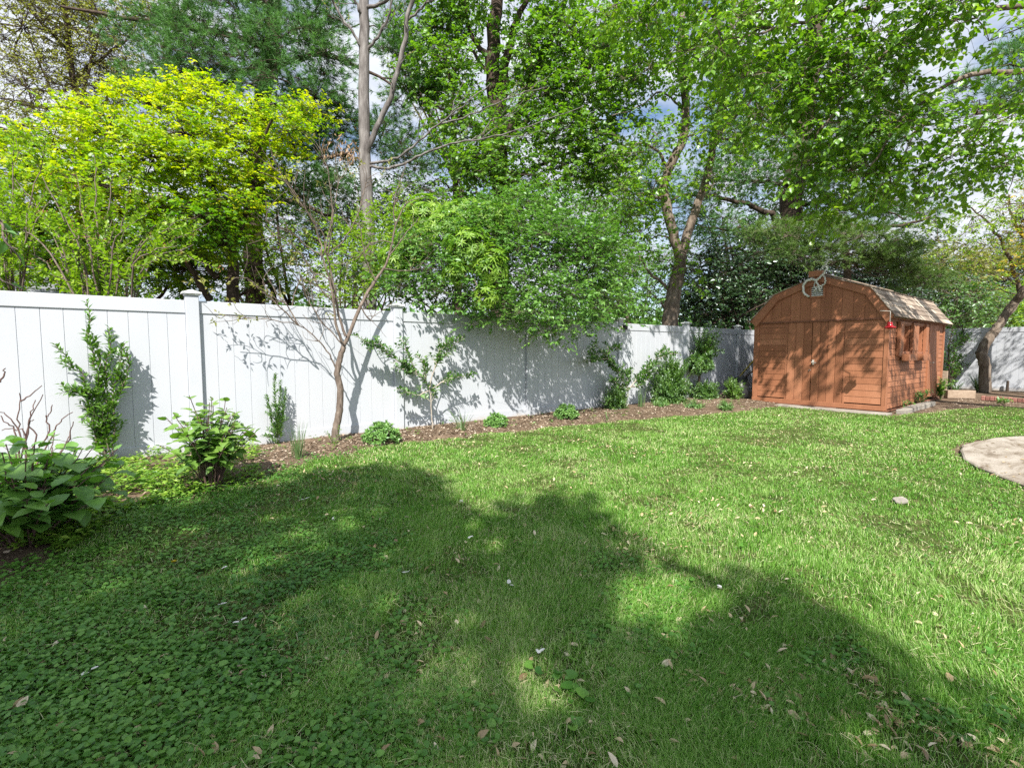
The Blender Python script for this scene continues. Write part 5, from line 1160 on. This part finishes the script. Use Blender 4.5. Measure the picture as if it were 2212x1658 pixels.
for nm, lab, cat, px, d, cl, leaf, den, ll in [
    ('forsythia', 'pale yellow-green feathery shrub in the distance right of the shed roof', 'shrub', 2060, 24, [(2040,570,24,60,40),(2100,580,24,50,45),(2010,590,24,40,40),(2080,630,24,70,30),(2150,560,25,50,40)], 'bud', 11, .13),
    ('viburnum', 'leafy green shrub standing behind the rear corner of the shed', 'shrub', 2090, 18.2, [(2060,640,18,45,30),(2110,650,18,45,36),(2050,690,18,40,34),(2110,700,18.4,50,30),(2150,670,18.6,40,40),(2075,610,18.2,40,24)], 'shrub', 16, .11),
    ('green_shrub', 'bright green shrub behind the white back fence at the right edge', 'shrub', 2230, 22.5, [(2190,660,22,50,40),(2230,680,22,50,40),(2170,700,22.2,50,30),(2250,620,22.5,50,40)], 'spring', 11, .14)]:
    b = base_of(px, d); t, w, L = tree(nm, lab, cat, b)
    for k in range(6): w.limb([b+rg.normal(0, .3, 3)*[1, 1, 0], b+rg.normal(0, .4, 3)*[1, 1, 0]+[0, 0, 1.5], b+rg.normal(0, .7, 3)*[1, 1, 0]+[0, 0, 3]], .04, .015, 6, 4, .03, rg)
    fill(w, L, [clump(*c) for c in cl], rg, den, .26, 8, 6, .24, ll, .55, limb_r=.025, sub_r=.01, twig_r=.004); finish(t, w, L, 'barktan', leaf)
# twiggy shrub leaning out at the shed's rear corner
b = onz(*q4(1400, 930)); f = lambda zx, zy: ony(*q4(zx, zy), b[1])
stem_plant('shrub', 'leafy arching shrub against the rear corner of the shed beside the white fence', 'shrub', b, [[b, f(1420, 740), f(1440, 640), f(1500, 560), f(1560, 500)], [b, f(1390, 700), f(1400, 600), f(1420, 520)], [b, f(1430, 760), f(1480, 700)], [b, f(1440, 800), f(1500, 730)], [f(1440, 640), f(1480, 580), f(1480, 480)], [b, f(1400, 800), f(1390, 740)]], rg, .15, 22, M['shrub'], M['barkdark'], .025, side=5, side_len=.5, ratio=.5)

# leaning tree right
rg = np.random.default_rng(111)
b = onz(*q4(1625, 935)); dd = float(np.dot(b-CAM, FWD)); A = lambda px, py, o=0: at(px, py, dd+o)
t, w, L = tree('leaning_tree', 'leaning tree with a crooked dark trunk before the back fence at the right edge', 'tree', b)
w.limb([b, A(2128, 800), A(2122, 762), A(2140, 725), A(2160, 700), A(2185, 660), A(2215, 625, -.3), A(2260, 560, -.6), A(2290, 470, -.8)], .14, .085, 12, 5, .012, rg)
w.limb([A(2122, 768), A(2113, 759)], .115, .09, 10, 3)
for pts, r0 in ([(2205, 640), (2180, 560), (2150, 500), (2100, 450)], .06), ([(2215, 625), (2170, 600), (2130, 590)], .03), ([(2260, 560), (2200, 500), (2180, 420)], .06), ([(2205, 640), (2150, 625), (2110, 640)], .02):
    w.limb([A(x, y, -.3*k) for k, (x, y) in enumerate(pts)], r0, r0*.3, 7, 5, .02, rg)
C = [clump(*c) for c in [(2170,440,11.8,70,50),(2100,470,11.8,60,40),(2060,520,12,45,28),(2130,530,12,60,30),(2210,470,11.5,60,60),(2030,480,12.2,40,26),(2190,380,11.6,60,40),(2240,560,11.8,50,60)]]+[(np.array(q), np.array([.8, .6, .5])) for q in ((18.2, -.9, 4.6), (17.6, .2, 5.0), (17.9, -2.0, 4.8))]
fill(w, L, C, rg, 6.5, .24, 9, 6, .3, .095, .42, droop=.4, limb_r=.03, sub_r=.01, twig_r=.0035)
w.build('trunk', M['bark'], t); L.build('crown', M['spring'], t, LEAF)
b = base_of(2235, 13.2); t, w, L = tree('golden_tree', 'small tree with golden yellow leaves at the right edge above the leaning trunk', 'tree', b)
w.limb([b, at(2240, 650, 13.2), at(2230, 520, 13.2), at(2215, 440, 13.2)], .1, .04, 8, 5, .02, rg)
C = [clump(*c) for c in [(2200,490,13,30,28),(2215,440,13,30,40),(2190,580,13,35,20),(2225,560,13,40,30),(2240,500,13,40,50)]]
fill(w, L, C, rg, 13, .2, 9, 6, .2, .085, .4, limb_r=.02, sub_r=.008, twig_r=.003); finish(t, w, L, 'barkdark', 'gold')
b = base_of(2330, 11.5); t, w, L = tree('side_pine', 'dark pine bough reaching in from the upper right edge', 'pine tree', b)
w.limb([b, at(2330, 300, 11.5), at(2340, -60, 11.5)], .2, .16, 8, 5, .02, rg)
for y0, pts in ((240, [(2330, 250), (2220, 225), (2140, 240), (2080, 245)]), (190, [(2335, 180), (2250, 150), (2160, 140)])): w.limb([at(x, y, 11.3-.2*k) for k, (x, y) in enumerate(pts)], .06, .015, 7, 5, .03, rg)
for k in range(70):
    x = rg.uniform(2080, 2230); p0 = at(x, 235+rg.normal(0, 10), 11+rg.normal(0, .3)); w.limb([p0, p0+RGT*rg.uniform(-.5, .3)+[0, 0, rg.uniform(-.12, .14)], p0+RGT*rg.uniform(-.9, .3)+[0, 0, rg.uniform(-.15, .25)]], .009, .003, 4, 4, .015, rg, keep=False)
C = [clump(*c) for c in [(2120,170,11,50,28),(2190,140,11,50,34),(2220,190,10.8,40,30),(2160,200,11,50,22),(2250,100,11,50,40)]]
fill_pine(w, L, C, rg, 11, 16, 24, .14, .011, .22, limb_r=.03); finish(t, w, L, 'barkdark', 'pine', NEEDLE)

# big-leaved tree overhanging from the right
rg = np.random.default_rng(112)
b = np.array([12.3, -2.6, 0]); t, w, L = tree('overhanging_tree', 'large broad-leaved tree whose bright leafy limbs hang in from the upper right', 'tree', b)
w.limb([b, b+[-.2, .3, 3], b+[-.7, 1.0, 6], b+[-1.2, 1.8, 9]], .32, .2, 10, 5, .03, rg)
for pts in ([(b+[-.5, .8, 5]), at(2230, 10, 8.6), at(1960, 85, 8.3), at(1840, 190, 8.2), at(1760, 300, 8.2)], [(b+[-.7, 1.0, 6]), at(2250, -120, 8), at(2050, -60, 7.8), at(1860, 20, 8), at(1700, 60, 8.2), at(1560, 90, 8.2)], [(b+[-.5, .7, 4.6]), at(2240, 150, 8.2), at(2080, 170, 8), at(1960, 250, 8), at(1880, 360, 8)], [(b+[-1, 1.4, 7.5]), at(2100, -330, 8.2), at(1800, -250, 8), at(1500, -140, 7.8)], [(b+[-1, 1.4, 7]), at(2300, -300, 7), at(2050, -200, 6.6)]):
    w.limb(pts, .06, .014, 8, 6, .02, rg)
C = [clump(*c) for c in [(1640,60,8.4,110,70),(1760,50,8.2,110,80),(1880,70,8,110,80),(2000,40,7.6,110,60),(2110,40,7.4,80,55),(1700,170,8.4,110,75),(1830,180,8.2,110,75),(1950,170,8,100,70),(1640,240,8.8,80,60),(1760,280,8.4,100,65),(1880,290,8.2,100,65),(1980,280,7.9,80,60),(1830,370,8.5,90,50),(1920,380,8.3,80,50),(2030,350,8,70,50),(2000,430,8.4,60,36),(2110,300,7.9,60,50),(2170,260,7.7,50,40),(1730,370,8.8,70,45),(1540,40,8.2,70,50),(1400,20,8.4,70,40),(1480,110,8.6,50,40),(2190,350,8,45,30),(2130,380,8.2,50,30),(1330,10,8.6,40,40),
    (1650,-110,7.9,160,90),(1880,-110,7.6,120,80),(1440,-100,7.4,120,80),(1300,-130,6.6,90,60),(1560,110,7.5,60,45),(1650,20,7.1,60,50),(1740,-60,6.7,60,50),(1610,170,7.7,45,40),(2120,-60,6.9,60,40),(2260,60,6.6,40,40),(2230,200,6.6,30,30),(1850,450,8.8,60,28),(1760,440,9,50,26)]]+[(np.array(q[:3]), np.array([q[3], q[3], q[3]*.7])) for q in ((7.6, -.5, 7.3, .48), (7.8, .75, 7.0, .45), (8.1, -1.6, 7.4, .5), (8.5, 1.6, 6.8, .35), (9.4, -1.0, 6.6, .4), (10.6, -1.6, 6.2, .55))]
fill(w, L, C, rg, 9.5, .25, 12, 6, .26, .086, .82, up=0, droop=.5, hang=.3, limb_r=.03, sub_r=.010, twig_r=.0032)
finish(t, w, L, 'bark', 'mulb', OVATE)

# understory and far trees that close the gaps
rg = np.random.default_rng(113)
for nm, lab, cat, px, d, cl, leaf, den, ll, bark in [
    ('understory_tree', 'shaded green understory tree between yellow maple and the pine trunk', 'tree', 610, 12.8, [(560,560,12.6,80,60),(640,560,12.8,70,60),(600,620,12.6,80,40),(690,520,13,60,60),(660,640,12.6,60,40),(520,630,12.6,70,40)], 'spring', 9, .09, 'barkdark'),
    ('understory_tree', 'dim green bush low behind the fence under the yellow maple', 'bush', 400, 11.2, [(380,590,11,80,50),(450,610,11,70,40),(300,600,11,80,50),(250,540,11.4,80,60),(150,540,11.4,80,60),(60,520,11.6,80,60)], 'maple', 12, .09, 'barkdark'),
    ('background_tree', 'hazy mid-green tree far behind the hedge, left of the forked trunk', 'tree', 1380, 22, [(1330,600,21,70,50),(1400,640,21,60,50),(1420,560,22,50,40),(1290,430,22,70,50),(1360,560,22,50,40)], 'hedge', 8, .15, 'bark'),
    ('background_tree', 'mid-green tree filling the gaps far behind the centre maple', 'tree', 1120, 20, [(900,180,20,80,60),(1000,300,20,80,60),(1100,180,20,90,60),(1200,300,20,90,60),(1310,160,20,80,60),(950,420,19,80,50),(1340,360,20,70,50),(1150,430,19,90,50),(1250,80,20,90,60),(960,80,20,80,60)], 'maple', 3.4, .13, 'barkdark'),
    ('background_tree', 'tall dark green tree far behind the pine at the upper left', 'tree', 760, 24, [(760,470,24,90,60),(700,420,24,90,60),(860,430,24,90,60),(930,460,24,80,60),(620,500,24,90,60),(800,560,24,100,60),(900,560,24,100,50)], 'dark_ev', 4, .2, 'barkdark'),
    ('background_tree', 'distant green tree between forked trunk and the tall dark pine', 'tree', 1600, 26, [(1560,470,26,70,50),(1640,460,26,70,50),(1700,400,26,80,60),(1600,560,25,90,50),(1760,300,26,90,80),(1680,200,26,100,80),(1820,180,26,90,80)], 'dark_ev', 3, .22, 'barkdark'),
    ('background_tree', 'distant dark green tree behind the right half of the shed', 'tree', 2160, 30, [(2150,610,29,90,60),(2220,560,29,80,70),(1980,560,30,90,50)], 'dark_ev', 5, .2, 'barkdark')]:
    b = base_of(px, d); t, w, L = tree(nm, lab, cat, b)
    c0 = clump(*cl[0])[0]; w.limb([b, (b+c0)/2+[.2, .1, .4], c0], .02*d**.7, .04, 8, 5, .03, rg)
    for k in range(4): w.limb([b+rg.normal(0, .4, 3)*[1, 1, 0], (b+c0)/2+rg.normal(0, .5, 3)*[1, 1, 0], c0+rg.normal(0, .8, 3)], .06, .03, 6, 5, .03, rg)
    fill(w, L, [clump(*c) for c in cl], rg, den, .3*ll/.1, 9, 6, .3*ll/.1, ll, .6, limb_r=.04, sub_r=.012, twig_r=.004); finish(t, w, L, bark, leaf)
# far wood that reads as one mass, all round beyond the gardens
L = Leaves(); w = Wood()
for k in range(120):
    a = YAW+R(-75)+R(150)*k/120+rg.normal(0, .01); d = rg.uniform(34, 48); c = np.array([math.cos(a)*d, math.sin(a)*d, 0])
    h = rg.uniform(3.2, 5.2)
    n = 420; u = rdir(rg, n); p = c+[0, 0, h*.5]+u*np.array([2.4, 2.4, h*.55])*rg.uniform(.5, 1.05, n)[:, None]
    L.add(p, rdir(rg, n), rdir(rg, n), rg.uniform(.35, .6, n), .3, np.clip(rg.uniform(.2, .7)+rg.normal(0, .2, n), 0, 1))
tag(L.build('far_wood', M['hedge'], None, LEAF), 'low belt of distant trees closing the horizon behind the gardens', 'wood', kind='stuff')

# leafy twig of a neighbouring bush close to the camera at the left edge
rg = np.random.default_rng(114)
b = np.array([-1.35, 2.6, 0]); t, w, L = tree('near_bush', 'large smooth leaves hanging in at the extreme left edge close to the camera', 'bush', b)
for pts, n in (([b, b+[.05, .05, 1.2], at(-60, 470, 2.5), at(10, 520, 2.5), at(45, 560, 2.5)], 10), ([b, b+[0, .1, 1.2], at(-120, 560, 2.5), at(-20, 590, 2.5), at(40, 625, 2.5)], 10), ([b, b+[0, .1, 1.1], at(-150, 350, 2.6), at(-60, 180, 2.6), at(-20, 185, 2.6)], 9), ([b, b+[-.1, .1, 1.1], at(-300, 500, 2.6), at(-260, 400, 2.6)], 9)):
    P = w.limb(pts, .012, .003, 6, 5, .004, rg); stem_leaves(L, P, n, .12, rg, t0=.72, ratio=.5, fwd=.9, up=-.3, noise=.2)
w.build('stem', M['barktan'], t); L.build('foliage', M['hyd'], t, BIG, smooth=True)

# shade trees standing behind the camera: their crowns shade the near lawn
rg = np.random.default_rng(115)
b = np.array([-6.5, -4.5, 0]); t, w, L = tree('shade_tree', 'broad tree behind the camera that shades the near lawn', 'tree', b)
w.limb([b, b+[.2, .3, 3], b+[.6, .8, 6], b+[1, 1.2, 9]], .35, .2, 10, 5, .03, rg)
EDGEPX = [(-200,1185),(120,1155),(300,1108),(430,1078),(560,1052),(700,1015),(860,995),(960,1010),(990,1062),(1015,1095),(1120,1085),(1145,1052),(1230,1062),(1330,1092),(1350,1140),(1480,1188),(1480,1235),(1385,1250),(1325,1310),(1400,1352),(1500,1310),(1530,1235),(1640,1222),(1760,1278),(1880,1348),(2000,1428),(2100,1478),(2260,1500),(2420,1560),(2420,1950),(-450,1950)]
PG = np.array([onz(*p)[:2] for p in EDGEPX]); PGn = np.roll(PG, -1, 0)
def inside(p):
    a, b_ = PG-p, PGn-p; c = (a[:, 1] > 0) != (b_[:, 1] > 0)
    xi = a[:, 0]-a[:, 1]*(b_[:, 0]-a[:, 0])/np.where(c, b_[:, 1]-a[:, 1], 1)
    if not ((c & (xi > 0)).sum() % 2): return -1
    d = PGn-PG; t = np.clip(((p-PG)*d).sum(1)/(d*d).sum(1), 0, 1); return np.linalg.norm(PG+d*t[:, None]-p, axis=1).min()
C = []
for rad, gap in ((.30, .44), (.13, .24)):
    for gx_ in np.arange(-3.5, 3.6, gap):
        for gy_ in np.arange(-2, 5.4, gap):
            p = np.array([gx_, gy_])+rg.uniform(-.3, .3, 2)*gap; e = inside(p); lo = rad+.10
            if e < lo or (rad < .2 and e > .50) or (rad > .2 and rg.random() < .05+.16*(vnoise(p[:1]+7, p[1:], .9, 95)[0] > .62)): continue
            z = 8.6+rg.uniform(-.4, .7); C.append((np.array([p[0]-SX*z, p[1]-SY*z, z]), np.array([rad, rad, rad*.7])))
for c_ in C: fill(w, L, [c_], rg, 46, .09, 7, 5, .12, .095, .85, limb_r=.02, sub_r=.006, twig_r=.003)
fill(w, L, [(np.array(q), np.array([1.6, 1.6, .9])) for q in ((-6.2, -7.2, 9.6), (-3.2, -8.6, 9.6), (-8.6, -5.0, 9.4), (-8.8, -9.0, 10), (-5.4, -11, 10), (-.4, -9.6, 9.4), (-11, -7, 9.5), (-9.0, -2.4, 10.2))], rg, 5, .3, 10, 6, .3, .16, .85, limb_r=.08, sub_r=.02, twig_r=.005)  # large unseen crown clumps added to block sky light from the shaded lawn
finish(t, w, L, 'bark', 'shadeleaf')

# ------------------------------------------------------------------ light, sky, camera
S = np.array([SX, SY, -1.0]); S /= np.linalg.norm(S)
el = math.asin(-S[2]); azi = math.atan2(-S[0], -S[1])
sun = bpy.data.lights.new('sun', 'SUN'); sun.energy = 4.5; sun.angle = R(.53); sun.color = (1, .955, .88)
so = bpy.data.objects.new('sun', sun); COL.objects.link(so); so.rotation_euler = Vector(S.tolist()).to_track_quat('-Z', 'Y').to_euler(); so.location = (-20, -18, 40)
wd = bpy.data.worlds.new('World'); scene.world = wd; wd.use_nodes = True; nt = wd.node_tree; nt.nodes.clear(); LK = nt.links.new
sky = N(nt, 'ShaderNodeTexSky', sky_type='NISHITA'); sky.sun_disc = False; sky.sun_elevation = el; sky.sun_rotation = azi; sky.air_density = 1.0; sky.dust_density = .6; sky.ozone_density = 1.5
tc = N(nt, 'ShaderNodeTexCoord'); mp = N(nt, 'ShaderNodeMapping'); mp.inputs['Scale'].default_value = (2.2, 2.2, 4.5); LK(tc.outputs['Generated'], mp.inputs[0])
nz = N(nt, 'ShaderNodeTexNoise'); nz.inputs['Scale'].default_value = 1.6; nz.inputs['Detail'].default_value = 9; nz.inputs['Roughness'].default_value = .58; LK(mp.outputs[0], nz.inputs['Vector'])
cf = ramp(nt, [(.36, (0, 0, 0)), (.52, (1, 1, 1))], nz.outputs[0])
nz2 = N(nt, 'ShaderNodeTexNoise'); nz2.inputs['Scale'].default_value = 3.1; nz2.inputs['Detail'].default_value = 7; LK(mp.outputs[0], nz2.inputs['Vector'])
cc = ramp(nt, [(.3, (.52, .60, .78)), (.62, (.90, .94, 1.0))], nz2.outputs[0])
# clouds toward the sun, out of view, brightened to fill the fence's shade
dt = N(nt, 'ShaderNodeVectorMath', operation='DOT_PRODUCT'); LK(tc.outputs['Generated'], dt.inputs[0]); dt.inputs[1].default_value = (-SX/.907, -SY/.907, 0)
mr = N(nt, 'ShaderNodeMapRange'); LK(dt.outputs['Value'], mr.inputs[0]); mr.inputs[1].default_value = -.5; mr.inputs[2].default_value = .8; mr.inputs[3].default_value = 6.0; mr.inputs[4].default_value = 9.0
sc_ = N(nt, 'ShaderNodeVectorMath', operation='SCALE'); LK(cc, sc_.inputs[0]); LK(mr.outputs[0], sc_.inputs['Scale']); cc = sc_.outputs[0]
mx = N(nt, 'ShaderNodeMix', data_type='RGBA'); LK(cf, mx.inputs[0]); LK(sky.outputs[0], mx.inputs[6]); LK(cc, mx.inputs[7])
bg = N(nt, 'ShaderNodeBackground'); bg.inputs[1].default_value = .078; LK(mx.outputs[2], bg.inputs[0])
wo = N(nt, 'ShaderNodeOutputWorld'); LK(bg.outputs[0], wo.inputs[0])

cam = bpy.data.cameras.new('camera'); cam.sensor_width = 36; cam.lens = FPX/2212*36; cam.clip_end = 2000; cam.clip_start = .05
co = bpy.data.objects.new('camera', cam); COL.objects.link(co); co.location = CAM.tolist()
co.rotation_euler = Vector(FWD.tolist()).to_track_quat('-Z', 'Y').to_euler(); scene.camera = co
vs = scene.view_settings; vs.view_transform = 'Standard'; vs.look = 'None'; vs.exposure = 1.26; vs.gamma = 1
scene.cycles.max_bounces = 8; scene.cycles.diffuse_bounces = 3; scene.cycles.transmission_bounces = 4; scene.cycles.glossy_bounces = 2
scene.cycles.use_denoising = False; scene.cycles.sample_clamp_indirect = 6
